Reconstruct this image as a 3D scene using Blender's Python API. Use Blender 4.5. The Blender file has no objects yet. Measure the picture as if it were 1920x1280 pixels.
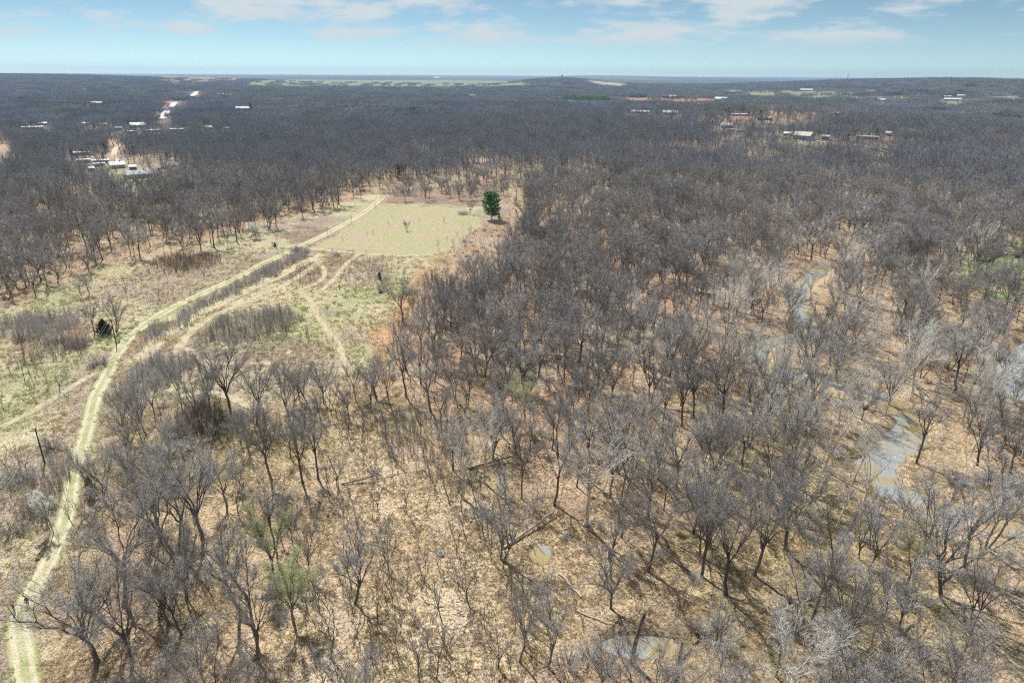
import bpy, math, random
import numpy as np
from mathutils import Matrix, Vector
R_ = math.radians
rng = np.random.default_rng(7)
random.seed(7)
SC = bpy.context.scene
COL = SC.collection

# ------------------------------------------------------------------ camera
CAM_H = 75.0
PITCH = 21.37
ROLL = 0.32
FPX = 1280.0                     # focal length in photo pixels (1920 wide)
cam_d = bpy.data.cameras.new('camera')
cam_d.sensor_width = 36.0
cam_d.lens = 36.0 * FPX / 1920.0
cam_d.clip_start = 0.5
cam_d.clip_end = 80000
cam = bpy.data.objects.new('camera', cam_d)
COL.objects.link(cam)
MR = Matrix.Rotation(R_(90 - PITCH), 4, 'X') @ Matrix.Rotation(R_(ROLL), 4, 'Z')
cam.matrix_world = Matrix.Translation((0, 0, CAM_H)) @ MR
SC.camera = cam
RM = np.array(MR.to_3x3())

# ------------------------------------------------------------------ light
SUN_EL, SUN_AZ = 50.0, -29.0     # azimuth: degrees from +Y, negative to the left (the sun stands ahead, left)
sv = Vector((math.sin(R_(SUN_AZ)) * math.cos(R_(SUN_EL)), math.cos(R_(SUN_AZ)) * math.cos(R_(SUN_EL)), math.sin(R_(SUN_EL))))
sun_d = bpy.data.lights.new('sun', 'SUN')
sun_d.energy = 4.8
sun_d.angle = R_(0.53)
sun_d.color = (1.0, 0.97, 0.93)
sun = bpy.data.objects.new('sun', sun_d)
COL.objects.link(sun)
sun.rotation_euler = (-sv).to_track_quat('-Z', 'Y').to_euler()

world = bpy.data.worlds.new('World')
SC.world = world
world.use_nodes = True
wt = world.node_tree
wt.nodes.clear()


def nd(t, typ, loc=None, **kw):
    n = t.nodes.new(typ)
    for k, v in kw.items():
        setattr(n, k, v)
    return n


def setin(n, **kw):
    for k, v in kw.items():
        n.inputs[k.replace('_', ' ')].default_value = v
    return n


def math_node(t, op, a, b=None, clamp=False):
    n = t.nodes.new('ShaderNodeMath')
    n.operation = op
    n.use_clamp = clamp
    for i, v in enumerate((a, b)):
        if v is None:
            continue
        if isinstance(v, (int, float)):
            n.inputs[i].default_value = v
        else:
            t.links.new(v, n.inputs[i])
    return n.outputs[0]


def mixc(t, fac, a, b, blend='MIX'):
    n = t.nodes.new('ShaderNodeMix')
    n.data_type = 'RGBA'
    n.blend_type = blend
    for idx, v in ((0, fac), (6, a), (7, b)):
        if isinstance(v, (int, float)):
            n.inputs[idx].default_value = v
        elif isinstance(v, (tuple, list)):
            n.inputs[idx].default_value = (*v[:3], 1)
        else:
            t.links.new(v, n.inputs[idx])
    return n.outputs[2]


def noise(t, vec, scale, detail=3, rough=0.55, w=None):
    n = t.nodes.new('ShaderNodeTexNoise')
    if w is not None:
        n.noise_dimensions = '4D'
        n.inputs['W'].default_value = w
    n.inputs['Scale'].default_value = scale
    n.inputs['Detail'].default_value = detail
    n.inputs['Roughness'].default_value = rough
    if vec is not None:
        t.links.new(vec, n.inputs['Vector'])
    return n.outputs[0]


def ramp(t, fac, stops):
    n = t.nodes.new('ShaderNodeMapRange')
    n.interpolation_type = 'SMOOTHSTEP'
    t.links.new(fac, n.inputs[0])
    for i, v in enumerate(stops):
        n.inputs[1 + i].default_value = v
    return n.outputs[0]


sky = nd(wt, 'ShaderNodeTexSky')
sky.sky_type = 'NISHITA'
sky.sun_disc = False
sky.sun_elevation = R_(SUN_EL)
sky.sun_rotation = R_(SUN_AZ)
sky.altitude = 3000
sky.air_density = 0.6
sky.dust_density = 0.0
sky.ozone_density = 4.0
bg = nd(wt, 'ShaderNodeBackground')
bg.inputs['Strength'].default_value = 0.077
wo = nd(wt, 'ShaderNodeOutputWorld')
tc = nd(wt, 'ShaderNodeTexCoord')
sep = nd(wt, 'ShaderNodeSeparateXYZ')
wt.links.new(tc.outputs['Generated'], sep.inputs[0])
comb = nd(wt, 'ShaderNodeCombineXYZ')
wt.links.new(math_node(wt, 'MULTIPLY', sep.outputs['X'], 9.0), comb.inputs[0])
wt.links.new(math_node(wt, 'MULTIPLY', sep.outputs['Y'], 9.0), comb.inputs[1])
wt.links.new(math_node(wt, 'MULTIPLY', sep.outputs['Z'], 40.0), comb.inputs[2])
n1 = noise(wt, comb.outputs[0], 1.0, 7, 0.6, w=3.3)
n2 = noise(wt, comb.outputs[0], 0.4, 3, 0.5, w=1.7)
cl = math_node(wt, 'ADD', math_node(wt, 'MULTIPLY', n1, 0.62), math_node(wt, 'MULTIPLY', n2, 0.42))
cm = ramp(wt, cl, (0.49, 0.59, 0.0, 0.9))
cel = ramp(wt, sep.outputs['Z'], (0.026, 0.050, 0.0, 1.0))
cm = math_node(wt, 'MULTIPLY', cm, cel)
tint = mixc(wt, 1.0, sky.outputs[0], (1.2, 1.16, 0.86), 'MULTIPLY')
ccol = mixc(wt, cm, tint, (6.4, 7.0, 7.2))
wt.links.new(ccol, bg.inputs[0])
wt.links.new(bg.outputs[0], wo.inputs[0])

SC.view_settings.view_transform = 'Standard'
SC.view_settings.look = 'None'
SC.view_settings.exposure = 0.45
SC.view_settings.gamma = 1.0
SC.view_settings.use_curve_mapping = False
SC.render.engine = 'CYCLES'
cy = SC.cycles
cy.max_bounces = 5
cy.diffuse_bounces = 2
cy.glossy_bounces = 2
cy.transmission_bounces = 2
cy.transparent_max_bounces = 8
cy.volume_bounces = 0
cy.use_denoising = False
cy.sample_clamp_indirect = 4
SC.render.film_transparent = False
SC.cycles.pixel_filter_type = 'BLACKMAN_HARRIS'
SC.cycles.filter_width = 1.2


# ------------------------------------------------------------------ maths helpers
def smooth(a, b, x):
    t = np.clip((x - a) / (b - a), 0, 1)
    return t * t * (3 - 2 * t)


_perm = np.random.default_rng(3).random((256, 256))


def vnoise(x, y, s=1.0, seed=0):
    x = np.asarray(x, float) / s + seed * 17.31
    y = np.asarray(y, float) / s + seed * 9.77
    xi = np.floor(x).astype(int)
    yi = np.floor(y).astype(int)
    fx = x - xi
    fy = y - yi
    fx = fx * fx * (3 - 2 * fx)
    fy = fy * fy * (3 - 2 * fy)
    g = lambda a, b: _perm[a & 255, b & 255]
    return (g(xi, yi) * (1 - fx) + g(xi + 1, yi) * fx) * (1 - fy) + (g(xi, yi + 1) * (1 - fx) + g(xi + 1, yi + 1) * fx) * fy


def fbm(x, y, s, oct=4, seed=0):
    v, a, tot = 0, 1.0, 0
    for i in range(oct):
        v = v + a * vnoise(x, y, s / 2 ** i, seed + i * 3.1)
        tot += a
        a *= 0.5
    return v / tot


def ray(px, py):
    d = RM @ np.array([(px - 960) / FPX, -(py - 640) / FPX, -1.0])
    return d


def G0(px, py, z=0.0):
    d = ray(px, py)
    t = (z - CAM_H) / min(d[2], -0.0022)
    return np.array([d[0] * t, d[1] * t])


def project(x, y, z):
    """world -> photo pixels (used only to know what is in view)"""
    v = np.stack([np.asarray(x, float), np.asarray(y, float), np.asarray(z, float) - CAM_H], -1) @ RM
    dz = np.maximum(-v[..., 2], 1e-3)
    return 960 + FPX * v[..., 0] / dz, 640 - FPX * v[..., 1] / dz, dz


def dist_poly(x, y, pts):
    """distance to an open polyline"""
    best = np.full(np.shape(x), 1e9)
    for (ax, ay), (bx, by) in zip(pts[:-1], pts[1:]):
        dx, dy = bx - ax, by - ay
        L = dx * dx + dy * dy + 1e-9
        t = np.clip(((x - ax) * dx + (y - ay) * dy) / L, 0, 1)
        best = np.minimum(best, np.hypot(x - ax - t * dx, y - ay - t * dy))
    return best


def inside(x, y, poly):
    x = np.asarray(x, float)
    y = np.asarray(y, float)
    c = np.zeros(x.shape, bool)
    n = len(poly)
    j = n - 1
    for i in range(n):
        xi, yi = poly[i]
        xj, yj = poly[j]
        m = ((yi > y) != (yj > y)) & (x < (xj - xi) * (y - yi) / ((yj - yi) if yj != yi else 1e-9) + xi)
        c ^= m
        j = i
    return c


def smooth_line(pts, step=3.0):
    pts = np.array(pts, float)
    P = np.vstack([2 * pts[0] - pts[1], pts, 2 * pts[-1] - pts[-2]])
    out = []
    for i in range(1, len(P) - 2):
        n = max(2, int(np.linalg.norm(P[i + 1] - P[i]) / step))
        for k in range(n):
            t = k / n
            out.append(0.5 * ((2 * P[i]) + (-P[i - 1] + P[i + 1]) * t + (2 * P[i - 1] - 5 * P[i] + 4 * P[i + 1] - P[i + 2]) * t * t
                              + (-P[i - 1] + 3 * P[i] - 3 * P[i + 1] + P[i + 2]) * t ** 3))
    out.append(P[-2])
    return np.array(out)


# ------------------------------------------------------------------ plan of the place (measured from the photograph)
CREEK_Z = -1.0
creek_px = [(1548, 500), (1510, 530), (1495, 562), (1512, 600), (1508, 632), (1455, 640), (1408, 655), (1432, 685), (1475, 703), (1540, 715), (1600, 728), (1660, 752),
            (1702, 782), (1712, 812), (1682, 838), (1655, 862), (1640, 890), (1668, 920), (1730, 945), (1800, 962), (1880, 985), (1990, 1020), (2150, 1060)]
creek_w = [2, 3.0, 4.0, 3.6, 3.4, 2.0, 2.6, 2.2, 2.2, 2.6, 3.2, 3.6, 3.8, 3.6, 4.0, 4.6, 4.6, 4.0, 3.4, 3.2, 3.6, 4, 4]
creek_pts = np.array([G0(a, b, CREEK_Z) for a, b in creek_px])
creek_line = smooth_line(creek_pts, 2.5)
river_px = [(2110, 600), (2020, 650), (1975, 685), (1960, 715), (1985, 750), (2060, 775), (2160, 790)]
river_line = smooth_line(np.array([G0(a, b, CREEK_Z) for a, b in river_px]), 3)
_cw = np.interp(np.linspace(0, 1, len(creek_line)), np.linspace(0, 1, len(creek_w)), creek_w)

PONDS = [('pond', G0(900, 327, -0.8), 9.0, 5.0), ('pond', G0(897, 298, -0.8), 17.0, 9.0)]
PUDDLES = [(G0(1013, 1036, -.3), 1.7, 2.4), (G0(1200, 1212, -.3), 5.5, 2.0), (G0(1600, 868, -.3), 3.2, 3.0)]

HILLS = [  # x, y, radius x, radius y, height
    (G0(1060, 160) * 1.0, 330, 900, 0),
]


def far_pt(px, dist):
    d = ray(px, 137)
    k = dist / math.hypot(d[0], d[1])
    return d[0] * k, d[1] * k


hill_defs = []
for px, dist, rx, ry, hh in [(1062, 4300, 330, 700, 34), (1010, 4500, 260, 600, 12), (1150, 4400, 260, 700, 9),
                             (60, 5200, 1500, 900, 40), (260, 6500, 1400, 900, 34), (-300, 4200, 1500, 900, 34),
                             (1160, 14500, 1300, 1500, 45), (1080, 14800, 700, 1500, 20), (1300, 13500, 1200, 1500, 20), (1450, 5200, 900, 900, 10),
                             (1680, 4300, 520, 1000, 24), (1820, 4100, 620, 1000, 10), (1950, 4000, 800, 1000, 22), (1560, 5000, 700, 900, 7), (2200, 3600, 800, 1000, 14),
                             (700, 12000, 4000, 1500, 22), (400, 11000, 3000, 1500, 22), (1700, 9000, 3000, 1500, 20), (1350, 1150, 260, 420, 13), (1600, 1200, 300, 400, 9)]:
    cx_, cy_ = far_pt(px, dist)
    hill_defs.append((cx_, cy_, rx, ry, hh))


def terrain(x, y):
    x = np.asarray(x, float)
    y = np.asarray(y, float)
    d = np.hypot(x, y)
    z = (fbm(x, y, 420, 3, 5) - 0.5) * 9 * smooth(600, 1600, d)
    z = z + (fbm(x, y, 1500, 3, 8) - 0.45) * 26 * smooth(2500, 6500, d)
    for cx_, cy_, rx, ry, hh in hill_defs:
        z = z + hh * np.exp(-(((x - cx_) / rx) ** 2 + ((y - cy_) / ry) ** 2))
    near = d < 420
    if np.any(near):
        dc = np.full(d.shape, 1e9)
        dc[near] = dist_poly(x[near], y[near], creek_line[::3].tolist() + [creek_line[-1].tolist()]) + 1.6 * (vnoise(x[near], y[near], 7, 3) - .5)
        z = z - 2.0 * (1 - smooth(1.3, 5.5, dc))
        dr = np.full(d.shape, 1e9)
        dr[near] = dist_poly(x[near], y[near], river_line.tolist()) + 2 * (vnoise(x[near], y[near], 8, 6) - .5)
        z = z - 2.0 * (1 - smooth(9, 15, dr))
        for (pc, a, b) in PUDDLES:
            q = np.hypot((x - pc[0]) / a, (y - pc[1]) / b) + .35 * (vnoise(x, y, 2.5, 2) - .5)
            z = z - .6 * (1 - smooth(.75, 1.5, q))
        # low swells on the woodland floor, none where the tracks run
        z = z + near * (fbm(x, y, 26, 3, 12) - .5) * 0.9 * smooth(-25, 25, x - (-2 + 0 * y)) * (1 - smooth(300, 420, d))
    for _, pc, a, b in PONDS:
        q = np.hypot((x - pc[0]) / a, (y - pc[1]) / b)
        z = z - 1.6 * (1 - smooth(.8, 1.35, q))
    return z


def tz(x, y):
    return float(terrain(np.array([x]), np.array([y]))[0])


def G(px, py):
    """point of the terrain seen at a pixel of the photograph"""
    d = ray(px, py)
    z = 0.0
    for _ in range(12):
        t = (z - CAM_H) / min(d[2], -0.0022)
        z = 0.5 * z + 0.5 * tz(d[0] * t, d[1] * t)
    return np.array([d[0] * t, d[1] * t])


def GP(pts):
    return [tuple(G0(a, b)) for a, b in pts]


OPEN = GP([(-400, 640), (0, 588), (60, 548), (140, 522), (200, 494), (300, 482), (350, 472), (430, 440), (520, 415), (600, 395), (690, 368), (705, 356), (760, 350),
           (830, 342), (890, 348), (960, 352), (955, 400), (905, 425), (860, 450), (830, 490), (800, 520), (775, 560), (752, 610), (738, 660), (728, 715), (640, 740),
           (560, 745), (500, 750), (430, 765), (380, 775), (310, 765), (280, 735), (215, 780), (185, 830), (160, 900), (140, 960), (118, 1040), (70, 1100), (60, 1180),
           (85, 1300), (-60, 1400), (-400, 1300)])
SPARSE = GP([(640, 800), (760, 780), (830, 860), (900, 960), (930, 1060), (960, 1180), (980, 1330), (560, 1330), (570, 1150), (600, 1000), (610, 900)])
FIELD_PX = [(585, 466), (640, 432), (690, 398), (722, 386), (800, 388), (862, 391), (902, 410), (900, 425), (862, 450), (838, 472), (800, 480), (745, 479), (690, 474), (640, 468)]
FIELD = GP(FIELD_PX)
ORANGE = GP([(800, 520), (840, 470), (900, 430), (1000, 400), (1500, 400), (1560, 520), (1450, 620), (1350, 700), (1200, 800), (1000, 900), (850, 800), (740, 700), (760, 600)])
RIGHTPASTURE = GP([(1810, 478), (1870, 452), (1925, 448), (2200, 440), (2200, 620), (1930, 570), (1850, 560), (1800, 520)])
WOODLINE = GP([(728, 715), (760, 690), (790, 640), (815, 600), (850, 560), (880, 530), (925, 492), (965, 450), (985, 400), (965, 335), (955, 400), (905, 425), (860, 450), (830, 490), (800, 520), (775, 560), (752, 610), (738, 660)])
BROWN = [GP(p) for p in ([(540, 520), (560, 490), (620, 480), (670, 480), (640, 500), (610, 540), (560, 535)], [(530, 440), (560, 420), (620, 430), (600, 450), (550, 455)],
                         [(290, 480), (400, 475), (405, 500), (330, 510)], [(720, 382), (735, 356), (880, 346), (960, 352), (950, 385), (905, 388), (850, 384)],
                         [(20, 590), (140, 590), (160, 640), (40, 660)], [(240, 640), (300, 610), (350, 600), (300, 660), (255, 670)])]
# clearings: polygon px, ground colour, share of trees kept
CLEAR = [
    ([(470, 152), (620, 150), (900, 151), (985, 153), (985, 162), (700, 166), (450, 163)], (.21, .25, .12), .06),
    ([(300, 146), (460, 147), (470, 151), (380, 158), (360, 164), (300, 155)], (.30, .22, .17), .1),
    ([(1150, 184), (1330, 185), (1345, 190), (1330, 196), (1160, 194)], (.42, .20, .12), .04),
    ([(1380, 208), (1440, 205), (1560, 214), (1640, 216), (1700, 219), (1640, 228), (1520, 232), (1490, 238), (1430, 228)], (.38, .27, .18), .22),
    ([(1300, 216), (1400, 216), (1420, 226), (1300, 228)], (.38, .24, .16), .2),
    ([(1330, 167), (1440, 171), (1540, 171), (1660, 175), (1710, 182), (1700, 190), (1560, 188), (1420, 186), (1330, 181)], (.24, .25, .14), .14),
    ([(1096, 156), (1142, 157), (1180, 162), (1140, 163), (1100, 160)], (.42, .36, .27), .02),
    ([(1480, 262), (1540, 266), (1600, 273), (1645, 283), (1700, 300), (1640, 290), (1570, 282), (1500, 270)], (.34, .32, .17), .06),
    ([(1615, 305), (1650, 305), (1680, 311), (1640, 314)], (.5, .36, .22), .02),
    ([(300, 222), (318, 190), (332, 189), (326, 200), (312, 222)], (.46, .24, .17), 0),
    ([(288, 244), (304, 222), (330, 222), (322, 244)], (.20, .15, .12), .0),
    ([(355, 186), (360, 176), (372, 170), (376, 174), (366, 186)], (.30, .22, .16), .0),
    ([(-100, 276), (0, 270), (26, 268), (24, 300), (10, 322), (-100, 330)], (.40, .30, .21), .02),
    ([(200, 322), (305, 326), (330, 350), (300, 372), (215, 362)], (.32, .34, .16), .12),
    ([(160, 288), (300, 292), (380, 318), (300, 330), (170, 318)], (.36, .28, .20), .22),
    ([(200, 262), (230, 258), (225, 295), (205, 298)], (.42, .30, .22), .15),
    ([(860, 300), (900, 296), (930, 300), (900, 304)], (.42, .34, .24), .02),
    ([(1400, 262), (1460, 258), (1480, 268), (1420, 270)], (.26, .28, .14), .1),
    ([(1740, 196), (1800, 186), (1920, 178), (1960, 186), (1800, 196)], (.24, .25, .15), .25),
    ([(1560, 149), (1580, 149), (1580, 151), (1560, 151)], (.4, .26, .17), .0),
    ([(20, 172), (60, 170), (70, 180), (30, 184)], (.28, .28, .22), .3),
]
CLEARW = [([tuple(G(a, b)) for a, b in p], c, k) for p, c, k in CLEAR]
HAZEY = None

# ------------------------------------------------------------------ buildings list is needed early: they clear their own ground
# kind, px, py(base), length, depth, wall h, yaw, roof colour, wall colour, label
W_, GR, TAN, BLU, RED, GREEN = (.78, .78, .76), (.30, .31, .33), (.42, .36, .28), (.42, .52, .60), (.34, .12, .09), (.35, .42, .36)
HOUSES = [
    ('house', 260, 333, 23, 10, 3.0, 4, (.30, .30, .31), (.36, .40, .46), 'long ranch house with weathered grey shingle roof at the far left clearing', 'house'),
    ('house', 220, 315, 13, 9, 3.0, 12, (.80, .80, .78), (.50, .48, .44), 'white roofed house behind the budding green tree', 'house'),
    ('shed', 250, 318, 6, 5, 2.6, -5, (.6, .62, .64), (.12, .13, .15), 'small dark shed with pale roof behind the long grey house', 'shed'),
    ('mobile_home', 153, 291, 16, 4.5, 2.8, -8, (.6, .6, .62), (.42, .47, .52), 'white roofed mobile home, leftmost in the far left clearing', 'mobile home'),
    ('mobile_home', 158, 305, 12, 4, 2.8, -6, (.72, .78, .82), (.40, .46, .52), 'pale blue mobile home below the leftmost white roofed one', 'mobile home'),
    ('mobile_home', 190, 306, 15, 4.5, 2.8, -4, (.6, .62, .64), (.45, .50, .55), 'white mobile home just left of the white roofed house', 'mobile home'),
    ('mobile_home', 186, 312, 10, 4, 2.6, 15, (.55, .60, .66), (.40, .42, .45), 'short grey mobile home in front of its white neighbour', 'mobile home'),
    ('shed', 172, 320, 5, 3.5, 2.4, 5, (.75, .76, .74), (.5, .48, .42), 'small white shed below the mobile homes', 'shed'),
    ('house', 258, 239, 22, 13, 3.6, 10, (.74, .76, .76), (.40, .42, .45), 'large white roofed house in the wood below the pale road', 'house'),
    ('shed', 222, 244, 9, 7, 3, 20, (.22, .33, .55), (.4, .45, .5), 'blue roofed shed left of the large white roofed house', 'shed'),
    ('mobile_home', 248, 250, 12, 5, 3, 2, (.80, .80, .78), (.5, .5, .5), 'small white roof in front of the large white roofed house', 'mobile home'),
    ('mobile_home', 284, 248, 26, 6, 3, 3, (.62, .62, .62), (.42, .42, .44), 'long pale grey mobile home right of the small white roof', 'mobile home'),
    ('mobile_home', 333, 246, 20, 6, 3, -4, (.74, .77, .79), (.42, .44, .46), 'long white mobile home, rightmost of the far row', 'mobile home'),
    ('shed', 194, 237, 12, 7, 3, 8, (.60, .68, .60), (.35, .40, .36), 'pale green roofed shed left of the far row', 'shed'),
    ('mobile_home', 62, 242, 30, 8, 3, -2, (.78, .80, .80), (.45, .47, .50), 'long white roof alone at the far left', 'mobile home'),
    ('shed', 80, 235, 14, 6, 3, 0, (.74, .77, .80), (.45, .47, .5), 'small white roof behind the long one at the far left', 'shed'),
    ('shed', 160, 235, 11, 6, 3, 0, (.80, .80, .80), (.5, .5, .5), 'lone small white roof between the two left groups', 'shed'),
    ('house', 181, 197, 26, 12, 4, 0, (.76, .78, .80), (.5, .5, .5), 'distant white roof above the far left woods', 'house'),
    ('shed', 390, 243, 11, 8, 3.2, 30, (.82, .82, .84), (.5, .5, .5), 'small white peaked roof right of the pale road', 'shed'),
    ('shed', 425, 244, 7, 5, 3, 0, (.80, .80, .84), (.5, .5, .5), 'tiny white roof, second to the right of the pale road', 'shed'),
    ('house', 456, 207, 34, 14, 4.5, 0, (.36, .42, .46), (.35, .38, .42), 'low grey green building beside a dark evergreen in the far woods', 'house'),
    ('house', 414, 179, 22, 12, 4, 0, (.82, .82, .84), (.5, .5, .5), 'distant white roof, left one of the pair past the road', 'house'),
    ('house', 430, 181, 20, 12, 4, 10, (.78, .78, .8), (.5, .5, .5), 'distant white roof, right one of the pair past the road', 'house'),
    ('house', 887, 182, 26, 14, 4, 5, (.6, .6, .62), (.5, .48, .46), 'white roofed house among green trees in the middle distance', 'house'),
    ('house', 912, 182, 16, 10, 4, -10, (.62, .64, .68), (.45, .44, .42), 'grey roofed house right of the middle distance white one', 'house'),
    ('house', 1071, 194, 22, 12, 4, -6, (.50, .54, .60), (.45, .46, .5), 'grey blue roofed house in front of the dark pine row', 'house'),
    ('barn', 1200, 213, 34, 10, 3.2, -2, (.62, .62, .61), (.40, .40, .40), 'long low white roofed barn below the red field', 'barn'),
    ('barn', 1257, 215, 26, 14, 3.4, -4, (.74, .80, .86), (.42, .42, .42), 'pale blue roofed barn right of the long white one', 'barn'),
    ('barn', 1261, 185, 30, 22, 6, 20, (.52, .56, .62), (.70, .72, .76), 'tall peaked pale grey barn on the far edge of the red field', 'barn'),
    ('barn', 1352, 189, 44, 26, 5, -18, (.80, .84, .82), (.22, .36, .34), 'big white roofed barn with dark green wall right of the red field', 'barn'),
    ('barn', 1288, 197, 30, 12, 3.4, -2, (.56, .68, .74), (.4, .44, .46), 'long pale blue roof at the near edge of the red field', 'barn'),
    ('barn', 1314, 198, 26, 10, 3.4, -4, (.60, .70, .76), (.4, .44, .46), 'second long pale blue roof, right of the first', 'barn'),
    ('mobile_home', 1387, 218, 26, 6, 3.2, -2, (.66, .60, .62), (.60, .52, .54), 'pinkish grey mobile home in the dry clearing', 'mobile home'),
    ('house', 1434, 225, 22, 12, 3.2, -3, (.66, .76, .80), (.46, .44, .42), 'pale blue roofed house right of the dark conifer', 'house'),
    ('house', 1361, 239, 16, 9, 3, 10, (.84, .84, .84), (.50, .50, .5), 'white roofed house behind the pale blossoming tree', 'house'),
    ('camper', 1372, 247, 9, 3.5, 3, -10, (.66, .66, .68), (.80, .80, .80), 'white camper, left of two below the white roofed house', 'camper'),
    ('camper', 1385, 248, 8, 3.5, 3, 8, (.82, .82, .84), (.78, .78, .78), 'white camper, right of two below the white roofed house', 'camper'),
    ('shed', 1477, 255, 10, 6, 3, -5, (.74, .76, .80), (.4, .4, .42), 'small white roofed shed left of the tan roofed house', 'shed'),
    ('house', 1506, 261, 22, 14, 4.2, -22, (.50, .46, .38), (.26, .36, .46), 'tan gabled house with blue grey wall on the hillside', 'house'),
    ('shed', 1548, 261, 9, 6, 3, -6, (.46, .46, .50), (.34, .20, .15), 'small red brown shed right of the tan gabled house', 'shed'),
    ('house', 1565, 217, 22, 10, 3.4, -3, (.78, .80, .84), (.46, .44, .42), 'white roofed house in the strip of dry pasture', 'house'),
    ('house', 1642, 219, 24, 12, 3.4, -3, (.68, .74, .80), (.46, .44, .42), 'pale blue roofed house at the right end of the dry pasture', 'house'),
    ('mobile_home', 1626, 261, 26, 6, 3, -3, (.50, .62, .62), (.4, .44, .44), 'long blue green roof in the woods right of the tan gabled house', 'mobile home'),
    ('shed', 1665, 255, 7, 6, 3.6, 0, (.78, .74, .62), (.66, .60, .48), 'lone cream shed in the right hand woods', 'shed'),
    ('house', 1633, 174, 40, 20, 5, -3, (.42, .14, .14), (.66, .62, .62), 'red roofed house at the foot of the right hand ridge', 'house'),
    ('barn', 1650, 190, 36, 16, 4.5, -3, (.62, .68, .70), (.5, .5, .5), 'grey white roofed barn below the red roofed house', 'barn'),
    ('barn', 1786, 189, 54, 16, 4.5, -2, (.66, .66, .68), (.5, .5, .5), 'long bright white roof at the foot of the right hand ridge', 'barn'),
    ('barn', 1803, 182, 32, 14, 4.5, -2, (.60, .64, .70), (.45, .45, .5), 'grey roofed barn just behind the long bright white roof', 'barn'),
    ('barn', 1776, 184, 26, 14, 5, 0, (.74, .76, .80), (.5, .5, .5), 'small white barn behind the left end of the long bright roof', 'barn'),
    ('house', 1645, 153, 44, 24, 7, -3, (.84, .86, .88), (.6, .6, .6), 'bright white house high on the right hand ridge', 'house'),
    ('house', 1493, 157, 50, 24, 7, -3, (.80, .84, .86), (.6, .6, .6), 'white building low on the ridge left of the mast', 'building'),
    ('house', 1512, 171, 60, 20, 5, -3, (.60, .66, .66), (.5, .5, .5), 'pale building in the green band below the ridge', 'building'),
    ('house', 820, 148.5, 90, 40, 12, 0, (.82, .82, .84), (.6, .6, .6), 'white building on the red strip near the horizon', 'building'),
]
HPOS = [G(h[1], h[2]) for h in HOUSES]


# ------------------------------------------------------------------ materials
def mat(name, base=(.5, .5, .5), rough=.9, spec=.2):
    m = bpy.data.materials.new(name)
    m.use_nodes = True
    t = m.node_tree
    b = t.nodes['Principled BSDF']
    b.inputs['Base Color'].default_value = (*base, 1)
    b.inputs['Roughness'].default_value = rough
    b.inputs['Specular IOR Level'].default_value = spec
    return m, t, b


def bark_mat(name, c1, c2, scale=3.0, vary=.35):
    m, t, b = mat(name, c1, .92, .15)
    tcn = nd(t, 'ShaderNodeTexCoord')
    oi = nd(t, 'ShaderNodeObjectInfo')
    f = noise(t, tcn.outputs['Object'], scale, 4, .65)
    f2 = noise(t, tcn.outputs['Object'], scale * .22, 2, .5)
    c = mixc(t, ramp(t, f, (.35, .68, 0, 1)), c1, c2)
    c = mixc(t, ramp(t, f2, (.4, .7, 0, .35)), c, tuple(v * .55 for v in c1))
    k = math_node(t, 'ADD', math_node(t, 'MULTIPLY', oi.outputs['Random'], vary * 2), 1 - vary)
    cc = nd(t, 'ShaderNodeCombineXYZ')
    for i in range(3):
        t.links.new(k, cc.inputs[i])
    c = mixc(t, 1.0, c, cc.outputs[0], 'MULTIPLY')
    t.links.new(c, b.inputs['Base Color'])
    return m


def twig_mat(name, ca, cb, cc_, vary=.3):
    """fine twigs: hue wanders from tree to tree"""
    m, t, b = mat(name, ca, .9, .15)
    oi = nd(t, 'ShaderNodeObjectInfo')
    tcn = nd(t, 'ShaderNodeTexCoord')
    r = oi.outputs['Random']
    f = ramp(t, r, (.0, .55, 0, 1))
    f2 = ramp(t, math_node(t, 'FRACT', math_node(t, 'MULTIPLY', r, 7.31)), (.55, 1, 0, .9))
    c = mixc(t, f, ca, cb)
    c = mixc(t, f2, c, cc_)
    nn = noise(t, tcn.outputs['Object'], .5, 2, .5)
    k = math_node(t, 'ADD', math_node(t, 'MULTIPLY', math_node(t, 'FRACT', math_node(t, 'MULTIPLY', r, 13.7)), vary * 2), .82 - vary)
    k = math_node(t, 'ADD', k, math_node(t, 'MULTIPLY', nn, .36))
    cx_ = nd(t, 'ShaderNodeCombineXYZ')
    for i in range(3):
        t.links.new(k, cx_.inputs[i])
    c = mixc(t, 1.0, c, cx_.outputs[0], 'MULTIPLY')
    t.links.new(c, b.inputs['Base Color'])
    return m


M = {}
M['bark'] = bark_mat('grey_bark', (.115, .098, .085), (.235, .21, .185))
M['pale_bark'] = bark_mat('pale_bark', (.74, .71, .63), (.52, .46, .37), 1.6, .12)
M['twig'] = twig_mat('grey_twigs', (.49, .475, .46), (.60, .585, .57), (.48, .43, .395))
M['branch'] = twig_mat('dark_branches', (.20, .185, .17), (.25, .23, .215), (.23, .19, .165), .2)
M['far_twig'] = twig_mat('haze_tinted_far_twigs', (.26, .272, .30), (.33, .34, .365), (.30, .295, .30), .28)  # cool blue-grey puts distance haze into the twig colour
M['far_leaf'] = twig_mat('far_leaves', (.24, .26, .15), (.28, .29, .19), (.24, .25, .17), .15)
M['pale_twig'] = twig_mat('pale_twigs', (.74, .72, .68), (.78, .76, .72), (.66, .62, .56), .12)
M['red_twig'] = twig_mat('brown_stems', (.30, .225, .175), (.36, .29, .23), (.38, .27, .21), .25)
M['needle'] = twig_mat('pine_needles', (.14, .33, .08), (.17, .37, .09), (.11, .26, .07), .2)
M['cedar'] = twig_mat('cedar_foliage', (.06, .085, .045), (.075, .10, .05), (.08, .09, .055), .2)
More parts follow.
